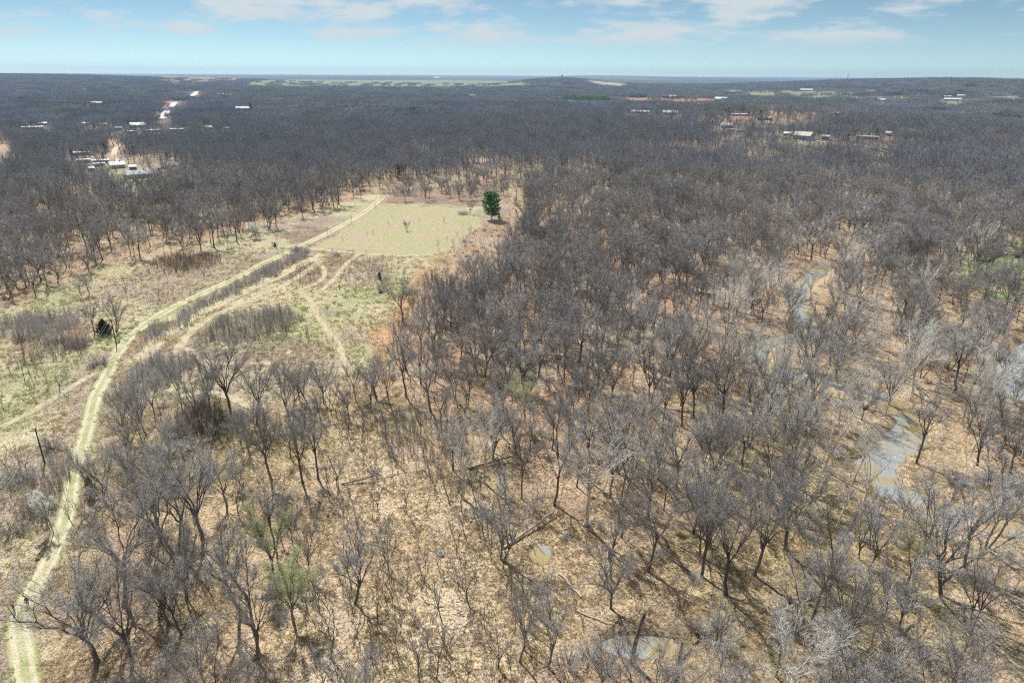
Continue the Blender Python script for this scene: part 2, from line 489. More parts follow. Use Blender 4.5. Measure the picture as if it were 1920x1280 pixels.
M['leaf'] = twig_mat('spring_leaves', (.44, .475, .26), (.48, .52, .27), (.45, .45, .30), .15)
M['blossom'] = twig_mat('pale_blossom', (.62, .66, .58), (.7, .72, .66), (.6, .64, .55), .1)
M['straw'] = twig_mat('dry_grass', (.66, .54, .33), (.60, .49, .33), (.54, .50, .28), .2)
M['tuft_green'] = twig_mat('green_grass', (.38, .42, .17), (.44, .46, .20), (.52, .47, .26), .18)


for k_ in ('needle', 'cedar', 'straw', 'tuft_green', 'leaf', 'blossom'):
    t_ = M[k_].node_tree
    b_ = t_.nodes['Principled BSDF']
    src_ = b_.inputs['Base Color'].links[0].from_socket
    tr_ = t_.nodes.new('ShaderNodeBsdfTranslucent')
    ms_ = t_.nodes.new('ShaderNodeMixShader')
    ms_.inputs[0].default_value = .5
    t_.links.new(src_, tr_.inputs[0])
    t_.links.new(b_.outputs[0], ms_.inputs[1])
    t_.links.new(tr_.outputs[0], ms_.inputs[2])
    t_.links.new(ms_.outputs[0], t_.nodes['Material Output'].inputs[0])

# ------------------------------------------------------------------ mesh helpers
def mk(name, V, T, mats, mi=None, smooth_=False):
    me = bpy.data.meshes.new(name)
    V = np.asarray(V, np.float32)
    T = np.asarray(T, np.int32)
    me.vertices.add(len(V))
    me.vertices.foreach_set('co', V.ravel())
    me.loops.add(T.size)
    me.loops.foreach_set('vertex_index', T.ravel())
    me.polygons.add(len(T))
    k = T.shape[1]
    me.polygons.foreach_set('loop_start', np.arange(0, T.size, k, dtype=np.int32))
    me.polygons.foreach_set('loop_total', np.full(len(T), k, np.int32))
    for m in mats:
        me.materials.append(m)
    if mi is not None:
        me.polygons.foreach_set('material_index', np.asarray(mi, np.int32))
    if smooth_:
        me.polygons.foreach_set('use_smooth', np.ones(len(T), bool))
    me.update()
    me.validate()
    return me


def link(name, me, parent=None, **props):
    o = bpy.data.objects.new(name, me)
    COL.objects.link(o)
    if parent is not None:
        o.parent = parent
    for k, v in props.items():
        o[k] = v
    return o


def empty(name, loc, rz=0, scale=None, **props):
    o = bpy.data.objects.new(name, None)
    o.empty_display_size = .5
    o.location = loc
    o.rotation_euler = (0, 0, rz)
    if scale is not None:
        o.scale = scale
    COL.objects.link(o)
    for k, v in props.items():
        o[k] = v
    return o


def unit(v):
    return v / (np.linalg.norm(v, axis=-1, keepdims=True) + 1e-9)


def tubes(P, rad, sides):
    """P (N,S,3), rad (N,S) -> V, T"""
    N, S, _ = P.shape
    tan = np.gradient(P, axis=1)
    tan = unit(tan)
    ref = np.where(np.abs(tan[..., 2:3]) > .9, np.array([1., 0, 0]), np.array([0, 0, 1.]))
    u = unit(np.cross(tan, ref))
    v = np.cross(tan, u)
    a = np.arange(sides) / sides * 2 * np.pi
    ring = u[:, :, None, :] * np.cos(a)[None, None, :, None] + v[:, :, None, :] * np.sin(a)[None, None, :, None]
    V = P[:, :, None, :] + ring * rad[:, :, None, None]
    idx = np.arange(N * S * sides).reshape(N, S, sides)
    A = idx[:, :-1, :]
    B = idx[:, 1:, :]
    A2 = np.roll(A, -1, 2)
    B2 = np.roll(B, -1, 2)
    T = np.concatenate([np.stack([A, A2, B2], -1).reshape(-1, 3), np.stack([A, B2, B], -1).reshape(-1, 3)])
    return V.reshape(-1, 3), T


def blades(s, e, w, g):
    """thin triangles from s to e"""
    d = e - s
    side = unit(np.cross(d, g.normal(size=s.shape))) * (np.asarray(w)[:, None] if np.ndim(w) else w) * .5
    V = np.stack([s - side, s + side, e], 1).reshape(-1, 3)
    T = np.arange(len(V)).reshape(-1, 3)
    return V, T


def cat(parts):
    Vs, Ts, k = [], [], 0
    for V, T in parts:
        Vs.append(V)
        Ts.append(T + k)
        k += len(V)
    if not Vs:
        return np.zeros((0, 3)), np.zeros((0, 3), int)
    return np.concatenate(Vs), np.concatenate(Ts)


def bez(s, c, e, S, wob, g):
    t = np.linspace(0, 1, S)[None, :, None]
    P = (1 - t) ** 2 * s[:, None] + 2 * t * (1 - t) * c[:, None] + t * t * e[:, None]
    w = g.normal(size=P.shape) * wob
    w[:, 0] = 0
    return P + w * np.linalg.norm(e - s, axis=1)[:, None, None]


def children_of(P, n, t0, t1, g):
    """n starts per parent: positions and tangents"""
    N, S, _ = P.shape
    t = t0 + (t1 - t0) * (np.arange(n)[None] + g.random((N, n))) / n
    f = t * (S - 1)
    i = np.minimum(f.astype(int), S - 2)
    fr = (f - i)[..., None]
    r = np.arange(N)[:, None]
    a, b = P[r, i], P[r, i + 1]
    return (a * (1 - fr) + b * fr).reshape(-1, 3), unit(b - a).reshape(-1, 3), t.reshape(-1)


def gen_tree(seed, H=15., R=5.5, fork=.38, n1=7, n2=7, n3=6, n4=6, n5=4, tr=.26, up=.35, w4=.035, w5=.022, lean=0., stems=1, lod=0, dead=0.):
    """a bare tree: returns (trunk V,T), (crown V,T), twig tips"""
    g = np.random.default_rng(seed)
    trunk_parts, crown_parts = [], []
    nlight = 0
    fz = H * fork
    c0 = np.array([[0, 0, fz * .8]])
    lx, ly = g.normal(size=2) * lean
    bases, tops = [], []
    for k in range(stems):
        a = g.random() * 6.28
        off = 0 if stems == 1 else .35
        b = np.array([math.cos(a) * off, math.sin(a) * off, -0.3])
        sp = 0 if stems == 1 else R * .28
        tp = np.array([lx * fz + math.cos(a) * sp, ly * fz + math.sin(a) * sp, fz * g.uniform(.9, 1.1)])
        bases.append(b)
        tops.append(tp)
    s = np.array(bases)
    e = np.array(tops)
    Pt = bez(s, (s + e) / 2 + g.normal(size=s.shape) * [.14, .14, 0], e, 7, .007, g)
    st = tr * (1 if stems == 1 else .62)
    rad = np.tile(np.interp(np.linspace(0, 1, 7), [0, .1, 1], [1.45, 1.02, .72])[None] * st, (stems, 1))
    trunk_parts.append(tubes(Pt, rad, 7 if lod == 0 else 4))
    # main limbs, aimed at points spread over the dome of the crown
    nl = max(2, int(round(n1 / stems)))
    L1s, L1d, L1e = [], [], []
    for k in range(stems):
        a0 = g.random() * 6.28
        for j in range(nl):
            a = a0 + j * 2.4 + g.normal() * .25
            q = (j + .5) / nl
            rr = R * (.35 + .65 * math.sqrt(q)) * g.uniform(.8, 1.1)
            zt = fz + (H - fz) * (.97 - .62 * q ** 1.5) * g.uniform(.88, 1.04)
            t = g.uniform(.72, 1.0) if j else 1.0
            st_ = Pt[k, int(t * 6)]
            L1s.append(st_)
            L1e.append(tops[k] * [1, 1, 0] * .6 + [math.cos(a) * rr, math.sin(a) * rr, zt])
            L1d.append([math.cos(a) * .35, math.sin(a) * .35, 1])
    s, e, d0 = map(np.array, (L1s, L1e, L1d))
    ln = np.linalg.norm(e - s, axis=1)
    S1 = 8 if lod == 0 else 4
    P1 = bez(s, s + unit(d0) * ln[:, None] * .45, e, S1, .011, g)
    r1 = (np.interp(np.linspace(0, 1, S1), [0, 1], [1, .16])[None] * (tr * .5 * g.uniform(.75, 1.1, len(s)))[:, None])
    trunk_parts.append(tubes(P1, r1, 5 if lod == 0 else 3))
    axis = np.array([0, 0, 1.])

    def grow(P, n, t0, lens, a_t, a_o, a_r, a_u):
        st_, tan, t = children_of(P, n, t0, 1.0, g)
        out = unit(st_ - np.array([lx * fz, ly * fz, fz * .9]))
        d = unit(tan * a_t + out * a_o + g.normal(size=st_.shape) * a_r + axis * a_u)
        L = lens * (1.15 - .55 * t) * g.uniform(.6, 1.25, len(t))
        en = st_ + d * L[:, None]
        # keep the dome
        q = np.sqrt((en[:, 0] / (R * 1.12)) ** 2 + (en[:, 1] / (R * 1.12)) ** 2 + ((en[:, 2] - fz) / (H * 1.04 - fz)) ** 2)
        sh = np.clip(1.08 / np.maximum(q, 1e-3), .35, 1)
        en = st_ + (en - st_) * np.where(q > 1.08, sh ** 1.5, 1)[:, None]
        return st_, tan, d, en

    s2, t2, d2, e2 = grow(P1, n2, .28, R * .58, .6, .5, .55, up)
    L2 = np.linalg.norm(e2 - s2, axis=1)[:, None]
    S2 = 5 if lod == 0 else 3
    P2 = bez(s2, s2 + unit(t2 * .5 + d2) * L2 * .5, e2, S2, .018, g)
    r2 = np.linspace(1, .2, S2)[None] * np.clip(.017 * L2, .02, .07)
    if lod == 0:
        trunk_parts.append(tubes(P2, r2, 4))
    else:
        crown_parts.append(tubes(P2, r2 * 1.3, 3))
    tips = e2
    if lod <= 1:
        s3, t3, d3, e3 = grow(P2, n3, .15, R * .30, .5, .45, .6, up)
        L3 = np.linalg.norm(e3 - s3, axis=1)[:, None]
        if lod == 0:
            P3 = bez(s3, s3 + unit(t3 * .5 + d3) * L3 * .5, e3, 3, .04, g)
            crown_parts.append(tubes(P3, np.array([[.021, .015, .006]]) * np.ones((len(s3), 1)), 3))
        else:
            crown_parts.append(blades(s3, e3, w4 * 1.6, g))
            P3 = np.stack([s3, (s3 + e3) / 2, e3], 1)
        tips = e3
        if n4:
            s4, t4, d4, e4 = grow(P3, n4, .1, R * .17, .5, .35, .6, up * .9)
            crown_parts.append(blades(s4, e4, w4, g))
            tips = e4
            if n5:
                P4 = np.stack([s4, e4], 1)
                s5, t5, d5, e5 = grow(P4, n5, .15, R * .105, .6, .25, .55, up * .8)
                crown_parts.append(blades(s5, e5, w5, g))
                nlight = len(s5)
                tips = e5
    else:
        s3, t3, d3, e3 = grow(P2, n3, .05, R * .34, .5, .4, .6, up)
        crown_parts.append(blades(s3, e3, w4, g))
    cvf = cat(crown_parts)
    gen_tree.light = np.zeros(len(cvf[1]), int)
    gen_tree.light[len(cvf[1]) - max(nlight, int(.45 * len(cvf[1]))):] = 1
    return cat(trunk_parts), cvf, tips


class Kind:
    """mesh variants of one kind: separate part meshes for the near individuals"""
    def __init__(self):
        self.v = []


def variant(kind, seed, bark, twig, leafmat=None, leafn=0, leafs=.1, **kw):
    tv, cvv, tips = gen_tree(seed, **kw)
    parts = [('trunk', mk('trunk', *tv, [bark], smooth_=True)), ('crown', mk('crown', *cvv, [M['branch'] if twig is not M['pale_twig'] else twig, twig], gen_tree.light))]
    if leafmat is not None:
        g = np.random.default_rng(seed + 99)
        c = tips[g.integers(0, len(tips), leafn)] + g.normal(size=(leafn, 3)) * .15
        # uneven: thin out leaves away from a few lit clumps
        LV = c[:, None, :] + g.normal(size=(leafn, 3, 3)) * leafs
        parts.append(('foliage', mk('foliage', LV.reshape(-1, 3), np.arange(leafn * 3).reshape(-1, 3), [leafmat])))
    return parts, kw.get('H', 15.)


def joined(name, seed, bark, twig, **kw):
    tv, cvv, tips = gen_tree(seed, **kw)
    V, T = cat([tv, cvv])
    lt_ = gen_tree.light if kw.get('lod', 0) < 2 else np.ones(len(cvv[1]), int)
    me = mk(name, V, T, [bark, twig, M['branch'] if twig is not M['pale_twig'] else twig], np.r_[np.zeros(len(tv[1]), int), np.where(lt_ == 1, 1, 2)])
    return me


# ------------------------------------------------------------------ geometry-node scattering for what nobody could count
def proto_collection(name, meshes):
    c = bpy.data.collections.new(name)
    for i, me in enumerate(meshes):
        o = bpy.data.objects.new('%s_form_%03d' % (name, i), me)
        c.objects.link(o)
    return c


def scatter(name, coll, P, rotz, scl, idx, tilt=None, kind='stuff', **props):
    P = np.asarray(P, np.float32)
    n = len(P)
    me = bpy.data.meshes.new(name)
    me.vertices.add(n)
    me.vertices.foreach_set('co', P.ravel())
    rot = np.zeros((n, 3), np.float32)
    rot[:, 2] = rotz
    if tilt is not None:
        rot[:, :2] = tilt
    a = me.attributes.new('rot', 'FLOAT_VECTOR', 'POINT')
    a.data.foreach_set('vector', rot.ravel())
    a = me.attributes.new('scl', 'FLOAT_VECTOR', 'POINT')
    s = np.asarray(scl, np.float32)
    if s.ndim == 1:
        s = np.stack([s, s, s], 1)
    a.data.foreach_set('vector', s.ravel())
    a = me.attributes.new('idx', 'INT', 'POINT')
    a.data.foreach_set('value', np.asarray(idx, np.int32))
    me.update()
    ng = bpy.data.node_groups.new(name, 'GeometryNodeTree')
    ng.interface.new_socket('Geometry', in_out='INPUT', socket_type='NodeSocketGeometry')
    ng.interface.new_socket('Geometry', in_out='OUTPUT', socket_type='NodeSocketGeometry')
    gi = ng.nodes.new('NodeGroupInput')
    go = ng.nodes.new('NodeGroupOutput')
    ip = ng.nodes.new('GeometryNodeInstanceOnPoints')
    ci = ng.nodes.new('GeometryNodeCollectionInfo')
    ci.inputs['Collection'].default_value = coll
    ci.inputs['Separate Children'].default_value = True
    ci.inputs['Reset Children'].default_value = True
    ip.inputs['Pick Instance'].default_value = True

    def attr(nm, ty):
        a_ = ng.nodes.new('GeometryNodeInputNamedAttribute')
        a_.data_type = ty
        a_.inputs['Name'].default_value = nm
        return a_.outputs['Attribute']
    ng.links.new(gi.outputs[0], ip.inputs['Points'])
    ng.links.new(ci.outputs[0], ip.inputs['Instance'])
    ng.links.new(attr('idx', 'INT'), ip.inputs['Instance Index'])
    e2r = ng.nodes.new('FunctionNodeEulerToRotation')
    ng.links.new(attr('rot', 'FLOAT_VECTOR'), e2r.inputs[0])
    ng.links.new(e2r.outputs[0], ip.inputs['Rotation'])
    ng.links.new(attr('scl', 'FLOAT_VECTOR'), ip.inputs['Scale'])
    ng.links.new(ip.outputs[0], go.inputs[0])
    o = link(name, me, kind=kind, **props)
    md = o.modifiers.new('scatter', 'NODES')
    md.node_group = ng
    return o


# ------------------------------------------------------------------ ground
def softmask(x, y, poly, r):
    v = 0
    for k in range(9):
        q = r * (k / 8) ** .5
        v = v + inside(x + q * math.cos(k * 2.4), y + q * math.sin(k * 2.4), poly)
    return v / 9.0


def ground_colour(x, y):
    x = np.asarray(x, float)
    y = np.asarray(y, float)
    d = np.hypot(x, y)
    n = len(x)
    C = lambda c: np.array(c)[None]
    wx = x + (fbm(x, y, 9, 3, 1) - .5) * 9
    wy = y + (fbm(x, y, 9, 3, 2) - .5) * 9
    a = fbm(x, y, 14, 4, 4)
    b = fbm(x, y, 4, 3, 6)
    big = fbm(x, y, 45, 3, 9)
    mixf = lambda c1, c2, f: c1 * (1 - f[:, None]) + c2 * f[:, None]
    # woodland floor: straw and orange leaf litter
    col = mixf(C((.46, .35, .22)), C((.42, .295, .19)), smooth(.35, .65, a))
    col = mixf(col, C((.52, .41, .25)), smooth(.52, .75, b) * .6)
    col = mixf(col, C((.30, .225, .15)), smooth(.50, .64, fbm(x, y, 8, 4, 33)) * .55)
    col = mixf(col, C((.30, .27, .12)), smooth(.58, .78, big) * .45)
    col = mixf(col, mixf(C((.44, .29, .185)), C((.41, .325, .235)), smooth(.35, .7, a)), softmask(wx, wy, ORANGE, 16) * .9)
    sp_c = mixf(C((.57, .455, .30)), C((.50, .395, .285)), smooth(.35, .65, b))
    sp_c = mixf(sp_c, C((.44, .32, .20)), smooth(.52, .68, a) * .6)
    col = mixf(col, sp_c, softmask(wx, wy, SPARSE, 6.5))
    # the open meadow
    op = inside(wx, wy, OPEN)
    m = mixf(C((.49, .43, .27)), C((.335, .34, .175)), smooth(.40, .64, a) * .75)
    m = mixf(m, C((.36, .28, .225)), smooth(.44, .60, big) * .85)
    m = mixf(m, C((.56, .50, .31)), smooth(.58, .76, b) * .7)
    m = mixf(m, C((.38, .29, .22)), smooth(.60, .78, fbm(x, y, 11, 3, 21)) * .8)
    col = mixf(col, m, softmask(wx, wy, OPEN, 5))
    for p in BROWN:
        s_ = inside(wx, wy, p)
        col[s_] = mixf(C((.27, .20, .15)), C((.36, .26, .18)), smooth(.4, .65, b))[s_]
    # rusty margin between the meadow and the oak wood
    edge = dist_poly(x, y, GP([(830, 490), (800, 520), (775, 560), (752, 610), (738, 660), (728, 715)])) + (a - .5) * 16
    f = (1 - smooth(2, 9, edge)) * op
    col = mixf(col, C((.50, .27, .14)), f * .7)
    s_ = inside(wx, wy, RIGHTPASTURE)
    col[s_] = mixf(C((.47, .38, .24)), C((.30, .36, .13)), smooth(.4, .6, a))[s_]
    # creek banks: pale mud
    near = d < 420
    dc = np.full(n, 1e9)
    dc[near] = dist_poly(x[near], y[near], creek_line[::3].tolist())
    f = (1 - smooth(4.0, 9, dc + (b - .5) * 6)) * .8
    col = mixf(col, C((.50, .38, .25)), f)
    f = (1 - smooth(2.2, 3.8, dc + (b - .5) * 1.6))
    col = mixf(col, C((.22, .18, .10)), f)
    for pc, pa_, pb_ in PUDDLES:
        q_ = np.hypot((x - pc[0]) / pa_, (y - pc[1]) / pb_) + (b - .5) * .8
        col = mixf(col, C((.20, .155, .095)), 1 - smooth(1.0, 1.7, q_))
    # far woods: shaded brown floor
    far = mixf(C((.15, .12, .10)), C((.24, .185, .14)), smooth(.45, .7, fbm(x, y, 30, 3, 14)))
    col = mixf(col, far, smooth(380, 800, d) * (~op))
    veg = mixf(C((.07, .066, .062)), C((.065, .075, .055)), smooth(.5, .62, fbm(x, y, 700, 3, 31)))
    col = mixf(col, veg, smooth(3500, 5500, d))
    fld = smooth(.60, .66, fbm(x, y * .6, 900, 3, 41)) * smooth(4500, 6000, d) * .75
    col = mixf(col, C((.16, .17, .11)), fld * .6)
    jx = x + (fbm(x, y, 25, 2, 15) - .5) * np.minimum(d * .02, 40)
    jy = y + (fbm(x, y, 25, 2, 16) - .5) * np.minimum(d * .03, 60)
    for p, c, k in CLEARW:
        s_ = inside(jx, jy, p)
        if s_.any():
            v = (.8 + .4 * fbm(x[s_], y[s_], 40, 3, 17))[:, None]
            col[s_] = C(c) * v
    return col


def build_ground():
    fine = np.linspace(-52, 52, 330)
    ang = np.r_[np.arange(-180, -52, 6.), fine, np.arange(56, 180, 6.)]
    rad = np.r_[0.01, 20, 38, 60 * np.exp(np.arange(0, 3.22, .0062)), 1500 * np.exp(np.arange(0.01, 3.1, .021)), 34000]
    A, Rr = np.meshgrid(np.radians(ang), rad)
    x = (Rr * np.sin(A)).ravel()
    y = (Rr * np.cos(A)).ravel()
    z = terrain(x, y)
    nr, na = len(rad), len(ang)
    idx = np.arange(nr * na).reshape(nr, na)
    a, b = idx[:-1], idx[1:]
    a2, b2 = np.roll(a, -1, 1), np.roll(b, -1, 1)
    Q = np.stack([a, a2, b2, b], -1).reshape(-1, 4)[:, ::-1]
    me = mk('ground', np.stack([x, y, z], 1), Q, [], smooth_=True)
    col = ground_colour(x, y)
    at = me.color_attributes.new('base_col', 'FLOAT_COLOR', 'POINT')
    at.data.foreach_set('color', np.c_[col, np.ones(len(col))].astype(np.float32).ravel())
    m, t, bs = mat('ground_litter', (.4, .3, .2), .95, .1)
    geo = nd(t, 'ShaderNodeNewGeometry')
    vc = nd(t, 'ShaderNodeVertexColor', layer_name='base_col')
    pos = geo.outputs['Position']
    f1 = noise(t, pos, 2.2, 5, .7)
    f2 = noise(t, pos, .55, 3, .6)
    f3 = noise(t, pos, .05, 3, .6)
    vor = nd(t, 'ShaderNodeTexVoronoi')
    vor.inputs['Scale'].default_value = 1.1
    t.links.new(pos, vor.inputs['Vector'])
    dark = ramp(t, f1, (.38, .56, .40, 1.12))
    k = math_node(t, 'MULTIPLY', dark, ramp(t, f2, (.3, .7, .82, 1.2)))
    k = math_node(t, 'MULTIPLY', k, ramp(t, f3, (.3, .7, .88, 1.12)))
    cc = nd(t, 'ShaderNodeCombineXYZ')
    for i in range(3):
        t.links.new(k, cc.inputs[i])
    c = mixc(t, 1.0, vc.outputs[0], cc.outputs[0], 'MULTIPLY')
    c = mixc(t, ramp(t, vor.outputs['Distance'], (.0, .35, .35, 0.0)), c, (.16, .12, .07))
    t.links.new(c, bs.inputs['Base Color'])
    bmp = nd(t, 'ShaderNodeBump')
    bmp.inputs['Strength'].default_value = .8
    bmp.inputs['Distance'].default_value = .35
    t.links.new(f1, bmp.inputs['Height'])
    t.links.new(bmp.outputs[0], bs.inputs['Normal'])
    me.materials.append(m)
    link('ground', me, kind='structure')


build_ground()


# strips: tracks and trails
def strip_mat(name, rut, mid, edge, ruts=True):  # ruts or a plain worn line
    m, t, b = mat(name, rut, .95, .1)
    geo = nd(t, 'ShaderNodeNewGeometry')
    uv = nd(t, 'ShaderNodeUVMap')
    s = nd(t, 'ShaderNodeSeparateXYZ')
    t.links.new(uv.outputs[0], s.inputs[0])
    u = s.outputs[0]
    nf = noise(t, geo.outputs['Position'], .9, 4, .65)
    nf2 = noise(t, geo.outputs['Position'], .12, 3, .6)
    cd = math_node(t, 'ABSOLUTE', math_node(t, 'SUBTRACT', u, .5))           # 0 centre .. .5 edge
    cdn = math_node(t, 'ADD', cd, math_node(t, 'MULTIPLY', math_node(t, 'SUBTRACT', nf, .5), .12))
    if ruts:
        rd = math_node(t, 'ABSOLUTE', math_node(t, 'SUBTRACT', cdn, .19))
        rf = ramp(t, rd, (.045, .11, 1.0, 0.0))
        rf = math_node(t, 'MULTIPLY', rf, ramp(t, nf2, (.25, .5, .55, 1.0)))
        c = mixc(t, ramp(t, nf2, (.4, .6, 0, 1)), mid, edge)
        c = mixc(t, rf, c, rut)
    else:
        c = mixc(t, ramp(t, nf, (.35, .65, 0, 1)), rut, mid)
    k = ramp(t, noise(t, geo.outputs['Position'], 3, 4, .7), (.35, .6, .72, 1.1))
    cc = nd(t, 'ShaderNodeCombineXYZ')
    for i in range(3):
        t.links.new(k, cc.inputs[i])
    c = mixc(t, 1.0, c, cc.outputs[0], 'MULTIPLY')
    t.links.new(c, b.inputs['Base Color'])
    al = math_node(t, 'MULTIPLY', ramp(t, cdn, (.30, .47, 1.0, 0.0)), ramp(t, noise(t, geo.outputs['Position'], .35, 4, .7), (.30, .55, .35 if ruts is False else .75, 1.0)))
    t.links.new(al, b.inputs['Alpha'])
    return m


def strip(name, px, width, material, lift, step=2.0, world_pts=None, wfun=None):
    pts = smooth_line(np.array([G(a, b) for a, b in px]) if world_pts is None else np.array(world_pts), step)
    tan = unit(np.gradient(pts, axis=0))
    nrm = np.stack([-tan[:, 1], tan[:, 0]], 1)
    us = np.linspace(0, 1, 5)
    w = np.full(len(pts), float(width)) if wfun is None else wfun(np.linspace(0, 1, len(pts)))
    V, UV = [], []
    L = np.r_[0, np.cumsum(np.linalg.norm(np.diff(pts, axis=0), axis=1))]
    for u in us:
        p = pts - nrm * ((u - .5) * w)[:, None]
        V.append(np.c_[p, terrain(p[:, 0], p[:, 1]) + lift])
        UV.append(np.c_[np.full(len(pts), u), L])
    n = len(pts)
    V = np.concatenate(V)
    UV = np.concatenate(UV)
    idx = np.arange(n * 5).reshape(5, n)
    Q = np.stack([idx[:-1, :-1], idx[1:, :-1], idx[1:, 1:], idx[:-1, 1:]], -1).reshape(-1, 4)
    me = mk(name, V, Q, [material])
    if me.polygons[0].normal.z < 0:
        me.flip_normals()
    uvl = me.uv_layers.new(name='UVMap')
    vi = np.zeros(len(me.loops), np.int32)
    me.loops.foreach_get('vertex_index', vi)
    uvl.data.foreach_set('uv', UV[vi].astype(np.float32).ravel())
    return link(name, me, kind='structure'), pts


TRACK_PX = [(66, 1360), (52, 1290), (42, 1220), (36, 1165), (58, 1110), (88, 1060), (113, 1005), (128, 950), (136, 900), (150, 850), (166, 795), (180, 742), (202, 700),
            (224, 655), (252, 624), (290, 596), (340, 568), (400, 541), (450, 517), (500, 491), (560, 463), (620, 434), (680, 400), (715, 372)]
M['track'] = strip_mat('track_grass', (.58, .51, .36), (.36, .38, .18), (.46, .43, .26))
M['trail'] = strip_mat('trail_straw', (.55, .46, .32), (.45, .40, .25), (.5, .46, .28), False)
M['trail2'] = strip_mat('trail_two_ruts', (.56, .47, .33), (.42, .37, .22), (.47, .41, .28))
_, track_pts = strip('farm_track', TRACK_PX, 6.0, M['track'], .012, wfun=lambda t_: 4.4 + 2.2 * smooth(.1, .5, t_))
trails = []
for wd, mt, px in [
    (7.5, 'trail2', [(268, 672), (296, 640), (330, 612), (380, 585), (440, 556), (500, 528), (556, 500), (606, 476)]),
    (4.0, 'trail', [(330, 662), (352, 628), (392, 598), (450, 570), (520, 540), (566, 515), (606, 485)]),
    (2.6, 'trail', [(592, 488), (606, 503), (607, 520), (588, 534), (560, 545), (580, 562), (595, 590), (612, 618), (634, 645), (644, 676), (640, 704)]),
    (2.8, 'trail', [(672, 477), (650, 494), (634, 514), (618, 532), (598, 548)]),
    (5.0, 'trail', [(584, 466), (640, 472), (700, 477), (760, 480), (812, 478)]),
    (2.6, 'trail', [(0, 802), (60, 772), (110, 742), (150, 716), (175, 700)]),
    (3.2, 'trail', [(350, 652), (372, 676), (420, 682), (470, 680), (520, 682)]),
    (3.0, 'trail', [(335, 745), (380, 735), (430, 745), (480, 768)]),
]:
    trails.append(strip('dirt_trail', px, wd, M[mt], .024 + .012 * len(trails))[1])

# the mowed field as its own sheet
M['field'], t, b = mat('mowed_field', (.4, .36, .2), .95, .1)
geo = nd(t, 'ShaderNodeNewGeometry')
mp = nd(t, 'ShaderNodeMapping')
t.links.new(geo.outputs['Position'], mp.inputs[0])
mp.inputs['Rotation'].default_value = (0, 0, R_(-38))
wv = nd(t, 'ShaderNodeTexWave')
wv.inputs['Scale'].default_value = .11
wv.inputs['Distortion'].default_value = 3.5
wv.inputs['Detail'].default_value = 2
t.links.new(mp.outputs[0], wv.inputs[0])
nf = noise(t, geo.outputs['Position'], .05, 5, .7)
nf2 = noise(t, geo.outputs['Position'], .35, 4, .7)
c = mixc(t, ramp(t, nf, (.40, .60, 0, 1)), (.40, .33, .22), (.335, .34, .17))
c = mixc(t, math_node(t, 'MULTIPLY', math_node(t, 'MULTIPLY', wv.outputs['Fac'], .22), ramp(t, nf, (.35, .6, .2, 1.0))), c, (.56, .48, .34))
c = mixc(t, ramp(t, nf2, (.5, .75, 0, .6)), c, (.56, .50, .34))
c = mixc(t, ramp(t, noise(t, geo.outputs['Position'], .7, 5, .75), (.35, .56, .6, 0)), c, (.24, .20, .11))
t.links.new(c, b.inputs['Base Color'])
xs = np.array([p[0] for p in FIELD])
ys = np.array([p[1] for p in FIELD])
gx, gy = np.meshgrid(np.arange(xs.min(), xs.max(), 1.5), np.arange(ys.min(), ys.max(), 1.5))
nyy, nxx = gx.shape
cellx = gx[:-1, :-1] + .75
celly = gy[:-1, :-1] + .75
ins = inside(cellx + (vnoise(cellx, celly, 5, 1) - .5) * 4, celly + (vnoise(cellx, celly, 5, 2) - .5) * 6, FIELD)
ids = np.arange(nyy * nxx).reshape(nyy, nxx)
Q = np.stack([ids[:-1, :-1], ids[:-1, 1:], ids[1:, 1:], ids[1:, :-1]], -1)[ins]
used, inv = np.unique(Q, return_inverse=True)
V = np.stack([gx.ravel(), gy.ravel(), terrain(gx.ravel(), gy.ravel()) + .008], 1)[used]
me = mk('mowed_field', V, inv.reshape(-1, 4), [M['field']])
link('mowed_field', me, kind='structure')

# water
def water_mat(name, c1, c2):
    m, t, b = mat(name, c1, .04, .9)
    b.inputs['IOR'].default_value = 1.33
    geo = nd(t, 'ShaderNodeNewGeometry')
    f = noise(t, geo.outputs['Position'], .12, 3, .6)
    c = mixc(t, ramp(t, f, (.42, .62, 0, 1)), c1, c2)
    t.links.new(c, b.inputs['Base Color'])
    bmp = nd(t, 'ShaderNodeBump')
    bmp.inputs['Strength'].default_value = .12
    bmp.inputs['Distance'].default_value = .05
    t.links.new(noise(t, geo.outputs['Position'], 1.8, 3, .6), bmp.inputs['Height'])
    t.links.new(bmp.outputs[0], b.inputs['Normal'])
    return m


M['water'] = water_mat('murky_sky_tinted_water', (.36, .28, .14), (.30, .33, .33))  # murky tan; the blue-grey patches paint reflected sky into the base colour
M['dark_water'] = water_mat('pond_water', (.10, .11, .08), (.07, .09, .08))


def ribbon(name, line, w, z, material):
    tan = unit(np.gradient(line, axis=0))
    nrm = np.stack([-tan[:, 1], tan[:, 0]], 1)
    wl = np.asarray(w)[:, None]
    V = np.concatenate([np.c_[line + nrm * wl, np.full(len(line), z)], np.c_[line - nrm * wl, np.full(len(line), z)]])
    n = len(line)
    i = np.arange(n - 1)
    Q = np.stack([i, i + 1, i + 1 + n, i + n], -1)
    me = mk(name, V, Q, [material])
    if me.polygons[0].normal.z < 0:
        me.flip_normals()
    return link(name, me, kind='structure')


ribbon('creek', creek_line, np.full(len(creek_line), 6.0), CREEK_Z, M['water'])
ribbon('river', river_line, np.full(len(river_line), 11.0), CREEK_Z - .05, water_mat('river_water', (.32, .36, .38), (.34, .35, .32)))


